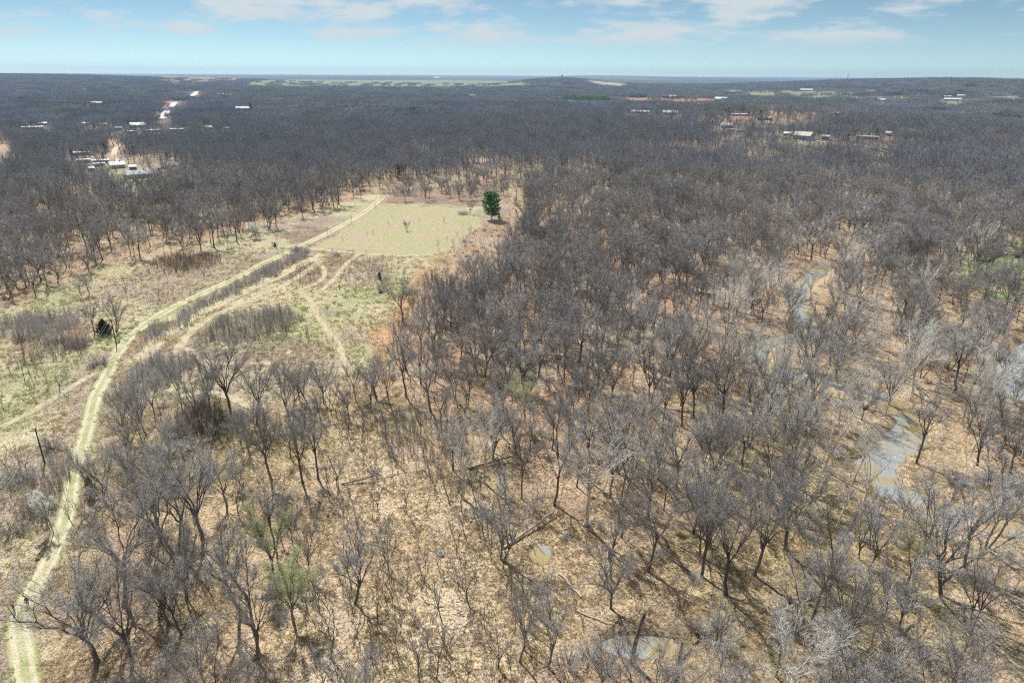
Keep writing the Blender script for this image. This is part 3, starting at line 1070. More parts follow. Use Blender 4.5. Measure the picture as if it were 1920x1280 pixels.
def disc(name, c, a, b_, z, material):
    k = 40
    th = np.arange(k) / k * 2 * np.pi
    V = np.c_[c[0] + np.cos(th) * a, c[1] + np.sin(th) * b_, np.full(k, z)]
    V = np.r_[V, [[c[0], c[1], z]]]
    T = np.stack([np.arange(k), (np.arange(k) + 1) % k, np.full(k, k)], -1)
    return link(name, mk(name, V, T, [material]), kind='structure')


for nm, pc, a, b_ in PONDS:
    disc('pond', pc, a * 1.1, b_ * 1.1, -.8, M['dark_water'])
for pc, a, b_ in PUDDLES:
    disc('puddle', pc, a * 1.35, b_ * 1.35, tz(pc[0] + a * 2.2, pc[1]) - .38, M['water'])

# pale road through the left woods, far road beyond it, gravel drives on the hillside
M['road'], t, b = mat('pale_gravel', (.62, .62, .60), .9, .2)
t.links.new(mixc(t, noise(t, nd(t, 'ShaderNodeNewGeometry').outputs['Position'], .08, 4, .7), (.50, .50, .48), (.74, .74, .73)), b.inputs['Base Color'])
M['drive'], t, b = mat('tan_gravel', (.62, .62, .60), .9, .2)
t.links.new(mixc(t, noise(t, nd(t, 'ShaderNodeNewGeometry').outputs['Position'], .08, 4, .7), (.50, .38, .27), (.62, .49, .36)), b.inputs['Base Color'])
strip('road', [(306, 222), (312, 210), (322, 199), (329, 192)], 13, M['road'], .05, 20)
strip('road', [(358, 180), (364, 177), (370, 172)], 16, M['road'], .05, 30)
strip('gravel_drive', [(1520, 262), (1560, 268), (1600, 271), (1640, 277), (1680, 291)], 5, M['drive'], .05, 8)
strip('gravel_drive', [(222, 302), (214, 292), (216, 280), (226, 268)], 5, M['drive'], .05, 8)


# ------------------------------------------------------------------ near tree forms
bare_forms = []
CW = 1.06
cfg = [  # H, R, fork, n1, up, stems, tr
    (15, 5.6, .36, 8, .30, 1, .26), (16, 5.0, .42, 7, .40, 1, .25), (14, 6.0, .30, 9, .22, 1, .28), (17, 5.4, .40, 8, .45, 1, .27),
    (15, 4.2, .45, 6, .55, 1, .21), (16, 6.4, .28, 8, .35, 2, .30), (14, 5.2, .22, 9, .45, 3, .26), (18, 5.8, .46, 7, .30, 1, .27),
    (13, 4.6, .35, 7, .35, 1, .20), (15, 5.0, .32, 8, .50, 2, .25), (16, 4.6, .5, 6, .35, 1, .22), (15, 6.2, .34, 9, .18, 1, .27),
    (17, 3.6, .5, 6, .7, 1, .2), (14, 6.8, .25, 7, .12, 1, .34), (12, 3.4, .3, 6, .5, 2, .18), (16, 5.6, .38, 5, .28, 1, .3)]
for i, (H, Rr, fk, n1_, up, stm, tr_) in enumerate(cfg):
    bare_forms.append(variant('bare', 100 + i, M['bark'], M['twig'], H=H, R=Rr * CW, fork=fk, n1=n1_, n2=7, n3=7, n4=5, n5=4, up=up, stems=stm, tr=tr_, lean=.06, w4=.027, w5=.018))
pale_forms = []
for i, (H, Rr, fk, up) in enumerate([(18, 5.6, .42, .2), (17, 6.0, .35, .12), (19, 5.0, .45, .35), (17, 6.4, .30, .2)]):
    pale_forms.append(variant('pale', 200 + i, M['pale_bark'], M['pale_twig'], H=H, R=Rr, fork=fk, n1=7, n2=6, n3=5, n4=4, n5=2, up=up, tr=.27, lean=.08, w4=.034, w5=.02))
bud_forms = []
for i, (H, Rr, fk, up) in enumerate([(12, 4.2, .3, .45), (13, 4.8, .35, .3), (10, 3.8, .28, .5)]):
    bud_forms.append(variant('bud', 300 + i, M['bark'], M['twig'], leafmat=M['leaf'], leafn=9000, leafs=.06, H=H, R=Rr, fork=fk, n1=7, n2=6, n3=5, n4=5, n5=2, up=up, tr=.2))
young_forms = []
for i, (H, Rr, fk, up, stm) in enumerate([(6.5, 1.3, .30, .8, 1), (7.5, 1.6, .32, .9, 1), (5.5, 1.5, .2, .8, 2), (8, 1.5, .42, .9, 1), (6, 1.9, .25, .55, 1)]):
    young_forms.append(variant('young', 400 + i, M['bark'], M['twig'], H=H, R=Rr, fork=fk, n1=6, n2=5, n3=4, n4=3, n5=0, up=up, stems=stm, tr=.075, w4=.022, w5=.015, lean=.12))
blossom_form = variant('blossom', 450, M['bark'], M['pale_twig'], leafmat=M['blossom'], leafn=2600, leafs=.09, H=7, R=2.0, fork=.35, n1=6, n2=5, n3=4, n4=4, n5=0, up=.7, tr=.09)


def gen_shrub(seed, R, H, n, w=.02):
    g = np.random.default_rng(seed)
    a = g.random(n) * 6.28
    el = np.arccos(g.random(n) * .98)
    base = np.stack([np.cos(a) * R * .45 * g.random(n), np.sin(a) * R * .45 * g.random(n), np.full(n, -.05)], 1)
    d = np.stack([np.cos(a) * np.sin(el), np.sin(a) * np.sin(el), np.cos(el)], 1)
    e = base + d * [R * .8, R * .8, H] * g.uniform(.75, 1.05, n)[:, None]
    c = base + (e - base) * .4 + [0, 0, H * .22]
    P = bez(base, c, e, 4, .04, g)
    V1 = tubes(P, np.array([[.03, .022, .015, .006]]) * np.ones((n, 1)), 3)
    s, tan, t_ = children_of(P, 9, .25, 1, g)
    L = R * .32 * g.uniform(.5, 1.2, len(s))
    e2 = s + unit(tan * .6 + g.normal(size=s.shape) * .6 + [0, 0, .35]) * L[:, None]
    e2[:, 2] = np.maximum(e2[:, 2], .05)
    V2 = blades(s, e2, w, g)
    s3, tan3, t3 = children_of(np.stack([s, e2], 1), 3, .2, 1, g)
    e3 = s3 + unit(tan3 * .6 + g.normal(size=s3.shape) * .6 + [0, 0, .25]) * (R * .13)
    return V1, cat([V2, blades(s3, e3, w * .7, g)])


shrub_forms = []
for i, (Rr, H, n) in enumerate([(1.6, 1.8, 70), (2.2, 2.0, 90), (1.3, 2.4, 60)]):
    a_, b_ = gen_shrub(500 + i, Rr, H, n)
    shrub_forms.append(([('stems', mk('stems', *a_, [M['red_twig']])), ('twigs', mk('twigs', *b_, [M['twig']]))], H))


def gen_conifer(seed, H, R, pine=True):
    g = np.random.default_rng(seed)
    P = np.array([[[0, 0, -.2], [.05, 0, H * .4], [0, .05, H * .75], [0, 0, H * .98]]])
    tv = [tubes(P, np.array([[.22, .16, .09, .03]]) * H / 10, 6)]
    n = 95 if pine else 90
    z = H * (g.uniform(.16 if pine else .04, .97, n))
    a = g.random(n) * 6.28
    q = z / H
    rr = R * (np.interp(q, [0, .2, .5, .8, .93, 1], [.6, .9, 1, .86, .55, .3]) if pine else np.interp(q, [0, .2, 1], [.85, 1, .08])) * g.uniform(.65, 1.1, n)
    s = np.stack([np.zeros(n), np.zeros(n), z - rr * .15], 1)
    e = np.stack([np.cos(a) * rr, np.sin(a) * rr, z + rr * .22], 1)
    PB = bez(s, (s + e) / 2 - [0, 0, .1], e, 4, .03, g)
    tv.append(tubes(PB, np.array([[.05, .035, .025, .012]]) * np.ones((n, 1)), 3))
    st, tan, t_ = children_of(PB, 17 if pine else 14, .3, 1.06, g)
    c = st + g.normal(size=st.shape) * (.16 if pine else .2)
    if pine:
        nv = 420
        zq = g.uniform(.2, 1.0, nv)
        rq = R * np.interp(zq, [0, .25, .5, .8, .93, 1], [.5, .75, 1, .88, .6, .1]) * g.uniform(.45, 1.02, nv) ** .6
        aq = g.random(nv) * 6.28
        rq = rq * (.72 + .5 * vnoise(aq * 1.3, zq * 5, .8, seed))
        c = np.r_[c, np.stack([np.cos(aq) * rq, np.sin(aq) * rq, zq * H], 1)]
    k = 13
    cc_ = np.repeat(c, k, 0)
    dd = unit(g.normal(size=cc_.shape) + [0, 0, .35]) * g.uniform(.22, .45, len(cc_))[:, None] * (R / 2.6)
    fol = blades(cc_, cc_ + dd, .085 * R / 2.6, g)
    return cat(tv), fol


def conifer_parts(seed, H, R, pine, fm):
    a_, b_ = gen_conifer(seed, H, R, pine)
    return [('trunk', mk('trunk', *a_, [M['bark']])), ('foliage', mk('foliage', *b_, [fm]))]


# ------------------------------------------------------------------ where trees stand
def hexgrid(r0, r1, spacing, amax=50, jitter=.42, seed=0):
    g = np.random.default_rng(seed)
    xs_ = np.arange(-r1, r1, spacing)
    ys_ = np.arange(-20, r1, spacing * .87)
    X, Y = np.meshgrid(xs_, ys_)
    X = X + (np.arange(len(ys_)) % 2)[:, None] * spacing / 2
    X = X + g.uniform(-jitter, jitter, X.shape) * spacing
    Y = Y + g.uniform(-jitter, jitter, Y.shape) * spacing
    X, Y = X.ravel(), Y.ravel()
    d = np.hypot(X, Y)
    a = np.degrees(np.abs(np.arctan2(X, Y)))
    m = (d >= r0) & (d < r1) & (a < amax)
    return X[m], Y[m]


LANDTREES = []   # hand placed: form list, idx, px, py, height, rz, name, category, label


def lt(kind, idx, px, py, H, label, rz=None, wide=1.0):
    LANDTREES.append((kind, idx, px, py, H, label, rz, wide))


lt('bare', 8, 665, 1132, 13.5, 'isolated bare tree casting a full fan shaped shadow on dry straw grass')
lt('bud', 0, 513, 1082, 13.0, 'green budding tree left of the isolated bare tree')
lt('bud', 2, 552, 1172, 11.5, 'dull olive budding tree just in front of the brighter green one', wide=.9)
lt('bare', 5, 332, 1040, 21, 'tallest dark tree of the clump right of the farm track', wide=1.0)
lt('bare', 2, 300, 1000, 17, 'wide crowned dark tree behind the tallest of the left clump')
lt('bare', 0, 380, 1010, 18, 'dark tree right behind the tallest of the left clump')
lt('bare', 3, 232, 1135, 19, 'big spreading tree between the track end and the left clump', wide=1.15)
lt('bare', 11, 182, 1240, 16, 'wide leaning tree with low sweeping boughs beside the track end', wide=1.25)
lt('bare', 0, 248, 1240, 15, 'dark tree near the bottom edge right of the sweeping one')
lt('bare', 1, 478, 1190, 15, 'narrow grey tree left of the olive budding tree')
lt('bare', 3, 480, 1235, 13, 'bare tree standing nearest the bottom edge left of the olive tree')
lt('bare', 3, 510, 900, 16, 'bare tree with dark trunk, left of three at the meadow front edge')
lt('bare', 1, 568, 905, 15.5, 'bare tree with dark trunk, middle of three at the meadow front edge', wide=.9)
lt('bare', 4, 597, 898, 16, 'bare tree with dark trunk, right of three at the meadow front edge')
lt('bare', 9, 244, 858, 12, 'dark trunked tree beside the track right of the utility pole')
lt('bare', 6, 190, 940, 12, 'dark bushy tree hard against the right edge of the track')
lt('pale', 0, 1098, 984, 23, 'tall white limbed sycamore standing behind the fallen pale tree', rz=.4, wide=1.1)
lt('pale', 1, 868, 936, 19, 'white limbed sycamore left of the straw strip top', rz=2.0)
lt('pale', 2, 908, 905, 18, 'slender pale sycamore just right of the white limbed one', wide=.8)
lt('bare', 7, 1040, 948, 16, 'straight dark tree left of the tall white sycamore')
lt('bare', 5, 938, 1052, 15, 'forked dark tree left of the fallen pale tree')
lt('bare', 3, 1210, 985, 17, 'leaning dark tree right of the tall white sycamore')
lt('bare', 2, 1145, 1140, 10, 'small dark tree left of the fallen log')
lt('bare', 7, 1360, 1116, 17, 'straight grey tree between the snag and the creek bend')
lt('bare', 3, 1415, 1078, 18, 'tall dark tree right of the straight grey one')
lt('bare', 0, 1472, 1030, 18, 'broad dark tree left of the creek bend')
lt('pale', 3, 1620, 945, 17, 'white sycamore on the near bank left of the creek bend', rz=1.0)
lt('pale', 2, 1685, 1008, 16, 'pale sycamore directly in front of the creek bend')
lt('pale', 1, 1545, 880, 18, 'pale leaning sycamore left of the widest creek pool', rz=5.0)
lt('bare', 4, 1718, 868, 17, 'slender tree leaning over the widest creek pool')
lt('bare', 2, 1664, 764, 15, 'dark spreading tree on the bank above the widest creek pool')
lt('bare', 2, 1568, 716, 15, 'dark low forked tree on the bank behind the narrow creek reach', wide=1.15)
lt('bare', 0, 1832, 872, 14, 'bare tree right of the creek pool, left one of a pair')
lt('bare', 3, 1895, 888, 14, 'bare tree right of the creek pool, right one of a pair')
lt('bare', 1, 1808, 1062, 17, 'tall bare tree on the right with long shadow stripes around it')
lt('bare', 9, 1733, 1050, 15, 'twin stemmed tree behind the right hand budding tree')
lt('bud', 1, 1700, 1102, 11, 'right hand yellow green budding tree')
lt('bud', 1, 985, 795, 12, 'bright green budding tree in the middle of the oak wood')
lt('bare', 8, 1105, 790, 15, 'bare tree right of the bright green budding tree')
lt('bare', 6, 1075, 790, 13, 'many stemmed dark tree beside the bright green budding tree')
lt('bare', 3, 1278, 800, 17, 'dark forked tree in mid wood')
lt('bare', 2, 865, 670, 11, 'low wide tree at the rusty wood margin')
lt('bare', 3, 790, 720, 13, 'first big bare tree right of the meadow corner')
lt('bare', 1, 815, 715, 13, 'second big bare tree right of the meadow corner')
lt('bare', 7, 762, 745, 15, 'bare tree with bowed trunk at the meadow corner')
lt('bare', 2, 1010, 705, 13, 'round dark oak behind the bright green budding tree')
lt('bare', 0, 1325, 620, 12, 'dense round grey oak in the centre of the wood')
lt('bare', 11, 1366, 578, 17, 'big dark spreading oak left of the upper creek')
lt('pale', 1, 1385, 690, 15, 'white branched sycamore left of the narrow creek reach')
lt('pale', 3, 1240, 720, 15, 'white branched sycamore in the wood behind the dark forked tree')
lt('pale', 0, 1594, 512, 15, 'white crowned sycamore beyond the upper creek')
lt('pale', 1, 1522, 563, 15, 'white armed sycamore on the point beside the upper creek', rz=2.2)
lt('pale', 3, 1640, 650, 16, 'white sycamore leaning right beyond the upper creek', rz=3.2)
lt('pale', 0, 1690, 545, 12, 'pale sycamore behind the leaning white one')
lt('pale', 2, 1812, 640, 13, 'twisted white sycamore near the right edge')
lt('pale', 0, 1800, 470, 14, 'pale sycamore left of the far right pasture')
lt('bare', 2, 1728, 485, 14, 'big dark domed tree left of the far right pasture', wide=1.2)
lt('bare', 2, 1765, 545, 13, 'round dense tree in front of the big domed one', wide=1.1)
lt('pale', 1, 1925, 790, 17, 'white sycamore leaning in at the right edge over the river')
lt('bare', 3, 1868, 728, 13, 'bare tree on the near bank of the river')
lt('bare', 2, 78, 526, 15, 'big fan crowned tree, leftmost on the meadow edge', wide=1.1)
lt('bare', 7, 125, 502, 15, 'tall tree just right of the fan crowned one')
lt('bare', 3, 180, 492, 15, 'left one of two dark trunked trees on the meadow back edge')
lt('bare', 1, 193, 487, 16, 'right one of two dark trunked trees on the meadow back edge')
lt('bare', 10, 282, 462, 14, 'bare tree behind the brown patch of the meadow')
lt('bare', 1, 345, 478, 14, 'tall slim tree at the brown patch of the meadow')
lt('bare', 4, 178, 626, 10, 'slim tree left of the dark cedar')
lt('bare', 6, 217, 622, 11, 'three stemmed tree right of the dark cedar')
lt('bare', 8, 154, 556, 7, 'small tree with olive tinted crown, left of the pair by the cedar')
lt('bare', 8, 168, 552, 9, 'bare tree behind the pair beside the cedar')
lt('bare', 8, 25, 562, 9, 'small tree at the left edge of the meadow')
lt('bare', 2, 945, 334, 15, 'broad crowned tree right of the pond', wide=1.2)
lt('bare', 9, 880, 402, 8, 'grey multi stemmed tree touching the green pine', wide=1.1)
lt('bare', 3, 712, 352, 13, 'dark tree where the farm track enters the woods')
lt('bare', 3, 757, 334, 14, 'dark tree left of the pond meadow')
lt('bare', 6, 762, 433, 5.5, 'small multi stemmed tree in the middle of the mowed field')

# random fill near
X, Y = hexgrid(58, 520, 6.9, 47, .48, 1)
px_, py_, dz_ = project(X, Y, np.zeros_like(X))
keep = np.ones(len(X), bool)
XW = X + (fbm(X, Y, 22, 3, 55) - .5) * np.where((px_ < 690) & (np.hypot(X, Y) > 170), 46, 6)
YW = Y + (fbm(X, Y, 22, 3, 56) - .5) * np.where((px_ < 690) & (np.hypot(X, Y) > 170), 60, 6)
op = inside(XW, YW, OPEN) | inside(X, Y, FIELD) | inside(X, Y, WOODLINE) | (dist_poly(X, Y, track_pts[::4].tolist()) < 7.5)
pg = project(X, Y, np.zeros_like(X))
back = (pg[0] > 715) & (pg[0] < 985) & (pg[1] < 378) & ~inside(X, Y, FIELD) & (np.random.default_rng(13).random(len(X)) < .42) & (np.hypot(X + 20, Y - 395) > 12)
keep &= ~(op & ~back)
ed = dist_poly(X, Y, OPEN[:17])
keep &= ~((ed < 22) & (X < -10) & (np.random.default_rng(12).random(len(X)) < .5))
sp = inside(X, Y, SPARSE)
g = np.random.default_rng(11)
rnd = g.random(len(X))
keep &= ~(sp & (rnd > .0))
dens = fbm(X, Y, 40, 3, 51)
fg = (np.hypot(X, Y) < 150)
keep &= ~(fg & (rnd > .68 + (dens - .5) * 1.3))
keep &= ~((~fg) & (rnd > .90 + (dens - .5) * 1.4))
keep &= dist_poly(X, Y, creek_line[::2].tolist()) > 5.5
keep &= dist_poly(X, Y, river_line.tolist()) > 14
rp = inside(X, Y, RIGHTPASTURE)
keep &= ~(rp & (rnd > .35))
for _, pc, a, b_ in PONDS:
    keep &= np.hypot((X - pc[0]) / (a + 5), (Y - pc[1] + 14) / (b_ + 24)) > 1
for (pc, a, b_) in PUDDLES:
    keep &= np.hypot(X - pc[0], Y - pc[1]) > a + 1.5
land_xy = np.array([G(t_[2], t_[3]) for t_ in LANDTREES])
for q, t_ in zip(land_xy, LANDTREES):
    keep &= np.hypot(X - q[0], Y - q[1]) > (5.0 if t_[4] > 9 else 4)
    # keep the hand placed ones in view: nothing tall right in front of them
    v = -q / np.hypot(*q)
    rel = np.stack([X - q[0], Y - q[1]], 1)
    al = rel @ v
    ac = np.abs(rel @ np.array([-v[1], v[0]]))
    if np.hypot(*q) < 210:
        keep &= ~((al > 0) & (al < 9) & (ac < 3.0))
SNAGS = [G(1186, 1243), G(1268, 1276), G(1000, 985), G(1070, 1100), G(826, 1040), G(922, 408)]
for q in SNAGS:
    keep &= np.hypot(X - q[0], Y - q[1]) > 6.5
for p, c, k in CLEARW:
    s_ = inside(X, Y, p)
    keep &= ~(s_ & (rnd > k))


def house_mask(X, Y, rnd, kp=.22):
    m = np.ones(len(X), bool)
    for h, q in zip(HOUSES, HPOS):
        D = np.hypot(*q)
        v = -q / D
        rel = np.stack([X - q[0], Y - q[1]], 1)
        al = rel @ v
        ac = np.abs(rel @ np.array([-v[1], v[0]]))
        reach = min(11.5 * D / CAM_H * 1.0, 420) + h[4]
        m &= ~((al > -h[4]) & (al < reach) & (ac < h[3] * .62 + 3) & (rnd > kp * (al > h[4] * .8 + 6)))
    return m


keep &= house_mask(X, Y, rnd)
X, Y, rnd = X[keep], Y[keep], rnd[keep]
Z = terrain(X, Y)
D = np.hypot(X, Y)
px_, py_, dz_ = project(X, Y, Z + 7)
inview = (px_ > -80) & (px_ < 2000) & (py_ < 1400)
hgt = 10.0 + 3.5 * fbm(X, Y, 60, 2, 61) + g.normal(size=len(X)) * 1.5
bottom = smooth(170, 110, D) * smooth(-60, -20, X)
hgt = hgt + 2.5 * bottom
nearcreek = dist_poly(X, Y, creek_line[::2].tolist()) < 22
hgt = hgt + 2 * nearcreek
hgt = hgt * np.where(g.random(len(X)) < .22, g.uniform(1.15, 1.4, len(X)), g.uniform(.75, 1.08, len(X)))
hgt = np.where(np.hypot(X, Y) < 150, hgt * .9, hgt)
hgt = np.clip(hgt, 6.0, 19)
left = (X < -40) & (D > 200)
hgt[left] += 1.5
mf = (px_ < 740) & (D > 105) & (D < 150)
hgt[mf] *= .72
bk = (px_ > 700) & (px_ < 990) & (D > 385) & (D < 520)
hgt[bk] *= .7
app = np.where(inview, hgt / dz_, 0)
order = np.argsort(-app)
n_land_bare = sum(1 for t_ in LANDTREES if t_[0] == 'bare')
sel = order[:292 - n_land_bare]
rest = np.ones(len(X), bool)
rest[sel] = False


def place(parts, name, x, y, z, rz, s, wide, label, cat_, group):
    e = empty(name, (float(x), float(y), float(z)), float(rz), (s * wide, s * wide, s), label=label, category=cat_)
    if cat_ in ('tree', 'sapling'):
        tl_ = np.random.default_rng(int(abs(x * 977 + y * 131)) + 5).normal(size=2) * .055
        e.rotation_euler = (tl_[0], tl_[1], float(rz))
    if group:
        e['group'] = group
    for nm, me in parts:
        link(nm, me, e)
    return e


FORMS = {'bare': bare_forms, 'pale': pale_forms, 'bud': bud_forms}
NAMES = {'bare': ('bare_tree', 'tree', 'bare trees of the woodland'), 'pale': ('sycamore_tree', 'tree', 'pale barked sycamores'), 'bud': ('budding_tree', 'tree', 'trees in fresh green bud')}
for (kd, ix, px, py, H, label, rz, wide), q in zip(LANDTREES, land_xy):
    parts, h0 = FORMS[kd][ix]
    nm, ct, gp = NAMES[kd]
    place(parts, nm, q[0], q[1], tz(*q), rz if rz is not None else g.random() * 6.28, H / h0, wide, label, ct, gp)

LANDMARKS = {
    'the isolated bare tree': (665, 1132), 'the green budding tree': (513, 1082), 'the tallest left clump tree': (332, 1040), 'the track end': (60, 1110),
    'the utility pole': (84, 868), 'the tall white sycamore': (1098, 984), 'the broken snag': (1186, 1243), 'the forked stump': (1270, 1276), 'the fallen pale tree': (1000, 985),
    'the fallen log': (1070, 1100), 'the creek bend': (1680, 925), 'the widest creek pool': (1700, 800), 'the narrow creek reach': (1540, 715), 'the upper creek': (1500, 580),
    'the right hand budding tree': (1700, 1102), 'the bright green budding tree': (985, 795), 'the dark forked tree': (1278, 800), 'the meadow corner': (762, 745),
    'the meadow front edge': (568, 905), 'the big dark oak': (1366, 578), 'the wooden crate': (826, 1040), 'the round grey oak': (1325, 620),
    'the river': (1895, 710), 'the white limbed sycamore': (868, 936), 'the right edge pair': (1860, 880), 'the straight grey tree': (1360, 1116),
    'the olive budding tree': (552, 1172), 'the sweeping boughed tree': (182, 1240), 'the leaf strewn hollow': (1200, 1090), 'the near bank sycamore': (1620, 945),
    'the leaning white sycamore': (1640, 650), 'the big domed tree': (1728, 485), 'the twisted white sycamore': (1812, 640), 'the long shadow stripes': (1840, 1150),
    'the slender bare tree': (1808, 1062), 'the straw strip': (760, 900), 'the rusty wood margin': (865, 670), 'the broad dark tree': (1472, 1030),
    'the fan crowned tree': (78, 526), 'the two dark trunks': (187, 490), 'the brown meadow patch': (345, 478)}
LM = [(k, G(*v)) for k, v in LANDMARKS.items()]
ORD = ['nearest', 'second', 'third', 'fourth', 'fifth', 'sixth', 'seventh', 'eighth', 'ninth', 'tenth', 'eleventh', 'twelfth', 'thirteenth', 'fourteenth', 'fifteenth', 'sixteenth', 'seventeenth', 'eighteenth', 'nineteenth', 'twentieth']
ORD += ['twenty ' + o for o in ('first', 'second', 'third', 'fourth', 'fifth', 'sixth', 'seventh', 'eighth', 'ninth')] + ['thirtieth'] + ['thirty ' + o for o in ('first', 'second', 'third', 'fourth', 'fifth', 'sixth', 'seventh', 'eighth', 'ninth')] + ['fortieth'] + ['forty ' + o for o in ('first', 'second', 'third', 'fourth', 'fifth')]


def auto_labels(xy, what, allxy):
    """a label per point: its true rank, by distance, among its kind on one side of a landmark"""
    xy = np.array(xy)
    allxy = np.array(allxy)
    SIDES = ('right of', 'left of', 'behind', 'in front of')

    def side(v):
        return np.where(np.abs(v[:, 0]) > np.abs(v[:, 1]), np.where(v[:, 0] > 0, 0, 1), np.where(v[:, 1] > 0, 2, 3))
    best = [(99, '')] * len(xy)
    for nm_, p in LM:
        va = allxy - p
        sa, da = side(va), np.hypot(va[:, 0], va[:, 1])
        vp = xy - p
        sp_, dp = side(vp), np.hypot(vp[:, 0], vp[:, 1])
        for i in range(len(xy)):
            rk = int(((sa == sp_[i]) & (da < dp[i] - 1e-6) & (da > .5)).sum())
            if dp[i] > .5 and rk < best[i][0]:
                best[i] = (rk, '%s %s' % (SIDES[sp_[i]], nm_))
    out = []
    for (rk, ph), w_ in zip(best, what):
        o_ = 'nearest' if rk == 0 else ORD[min(rk, len(ORD) - 1)] + ' nearest'
        out.append('%s, %s %s' % (w_, o_, ph))
    return out


def sizeword(H, wide):
    a = 'tall' if H > 16.5 else ('short' if H < 12 else 'medium')
    b_ = 'broad' if wide > 1.05 else ('slim' if wide < .9 else 'grey')
    return '%s %s bare tree' % (a, b_)


wides = np.clip(g.normal(.98, .12, len(sel)), .75, 1.3)
labs = auto_labels(list(zip(X[sel], Y[sel])), [sizeword(hgt[i], w) for i, w in zip(sel, wides)],
                   list(zip(X, Y)) + [tuple(q_) for q_, t_ in zip(land_xy, LANDTREES) if t_[0] == 'bare'])
is_pale = (nearcreek[sel] & (g.random(len(sel)) < .5)) | ((X[sel] > 30) & (g.random(len(sel)) < .10))
pale_all = [(X[i], Y[i]) for i in sel[is_pale]]
plabs = iter(auto_labels(pale_all, ['pale barked sycamore'] * len(pale_all), pale_all + [tuple(q_) for q_, t_ in zip(land_xy, LANDTREES) if t_[0] == 'pale']))
for i, w, lb, ip in zip(sel, wides, labs, is_pale):
    if ip:
        parts, h0 = pale_forms[int(g.integers(0, 4))]
        place(parts, 'sycamore_tree', X[i], Y[i], Z[i], g.random() * 6.28, max(hgt[i], 13) / h0, w, next(plabs), 'tree', 'pale barked sycamores')
        continue
    ix = int(g.integers(0, len(bare_forms)))
    parts, h0 = bare_forms[ix]
    place(parts, 'bare_tree', X[i], Y[i], Z[i], g.random() * 6.28, hgt[i] / h0, w, lb, 'tree', 'bare trees of the woodland')

# the rest of the wood: more than could be counted
mid_meshes = []
for i, (H, Rr, fk, n1_, up, stm, tr_) in enumerate(cfg[:8]):
    mid_meshes.append(joined('mid_tree', 700 + i, M['bark'], M['twig'], H=H, R=Rr * 1.12, fork=fk, n1=n1_, n2=6, n3=6, n4=5, n5=3, up=up, stems=stm, tr=tr_, w4=.05, w5=.032, lod=1))
midp_meshes = [joined('mid_pale', 750 + i, M['pale_bark'], M['pale_twig'], H=15, R=5.4, fork=.4, n1=7, n2=5, n3=4, n4=4, n5=0, up=.25, tr=.25, w4=.06, lod=1) for i in range(2)]
midcoll = proto_collection('wood_tree', mid_meshes + midp_meshes)
m = rest & ((D > 60))
Pm = np.c_[X, Y, Z][m]
ids_ = g.integers(0, 8, m.sum())
pale_here = (g.random(m.sum()) < np.where(nearcreek[m], .45, .01) + .14 * ((X[m] > 110) & (Y[m] < 420) & (Y[m] > 200)))
ids_[pale_here] = 8 + g.integers(0, 2, pale_here.sum())
scatter('bare_woodland', midcoll, Pm, g.random(m.sum()) * 6.28, (hgt[m] / 15.4)[:, None] * np.c_[g.uniform(.85, 1.15, m.sum()), g.uniform(.85, 1.15, m.sum()), np.ones(m.sum())], ids_, tilt=g.normal(size=(m.sum(), 2)) * .05,
        label='dense bare oak wood filling the ground between the meadow and the creek', category='woodland')

# farther woods, tree by tree
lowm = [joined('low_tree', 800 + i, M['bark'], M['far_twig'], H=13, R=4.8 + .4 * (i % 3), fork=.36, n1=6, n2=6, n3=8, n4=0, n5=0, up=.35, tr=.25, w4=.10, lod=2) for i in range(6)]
lowbud = []
for i in range(2):
    tv, cvv, tips = gen_tree(830 + i, H=11, R=4.6, fork=.3, n1=6, n2=6, n3=7, n4=0, n5=0, w4=.1, lod=2)
    gg = np.random.default_rng(i)
    nl = 500
    c_ = tips[gg.integers(0, len(tips), nl)] * [1, 1, 1] + gg.normal(size=(nl, 3)) * .7
    LV = (c_[:, None, :] + gg.normal(size=(nl, 3, 3)) * .25).reshape(-1, 3)
    V_, T_ = cat([tv, cvv, (LV, np.arange(nl * 3).reshape(-1, 3))])
    lowbud.append(mk('low_bud', V_, T_, [M['bark'], M['far_twig'], M['far_leaf']], np.r_[np.zeros(len(tv[1])), np.ones(len(cvv[1])), np.full(nl, 2)]))
lowcon = []
for i in range(2):
    a_, b_ = gen_conifer(850 + i, 9, 2.6, bool(i))
    sub = b_[1][::4]
    V_, T_ = cat([a_, (b_[0], sub)])
    lowcon.append(mk('low_con', V_, T_, [M['bark'], M['cedar']], np.r_[np.zeros(len(a_[1])), np.ones(len(sub))]))
lowcoll = proto_collection('far_tree', lowm + lowbud + lowcon)


def far_points(r0, r1, spacing, seed, margin=0):
    X, Y = hexgrid(r0, r1, spacing, 46, .45, seed)
    g_ = np.random.default_rng(seed)
    rn = g_.random(len(X))
    k = ~inside(X, Y, OPEN)
    for p, c, kk in CLEARW:
        s_ = inside(X, Y, p)
        if margin and kk < .03:
            for ox, oy in ((margin, 0), (-margin, 0), (0, margin), (0, -margin)):
                s_ = s_ | inside(X + ox, Y + oy, p)
        k &= ~(s_ & (rn > kk))
    k &= house_mask(X, Y, rn)
    den = fbm(X, Y, 110, 3, 71)
    k &= rn < .70 + (den - .40) * 2.0
    for _, pc, a, b_ in PONDS:
        k &= np.hypot((X - pc[0]) / (a + 5), (Y - pc[1]) / (b_ + 12)) > 1
    return X[k], Y[k], rn[k], g_


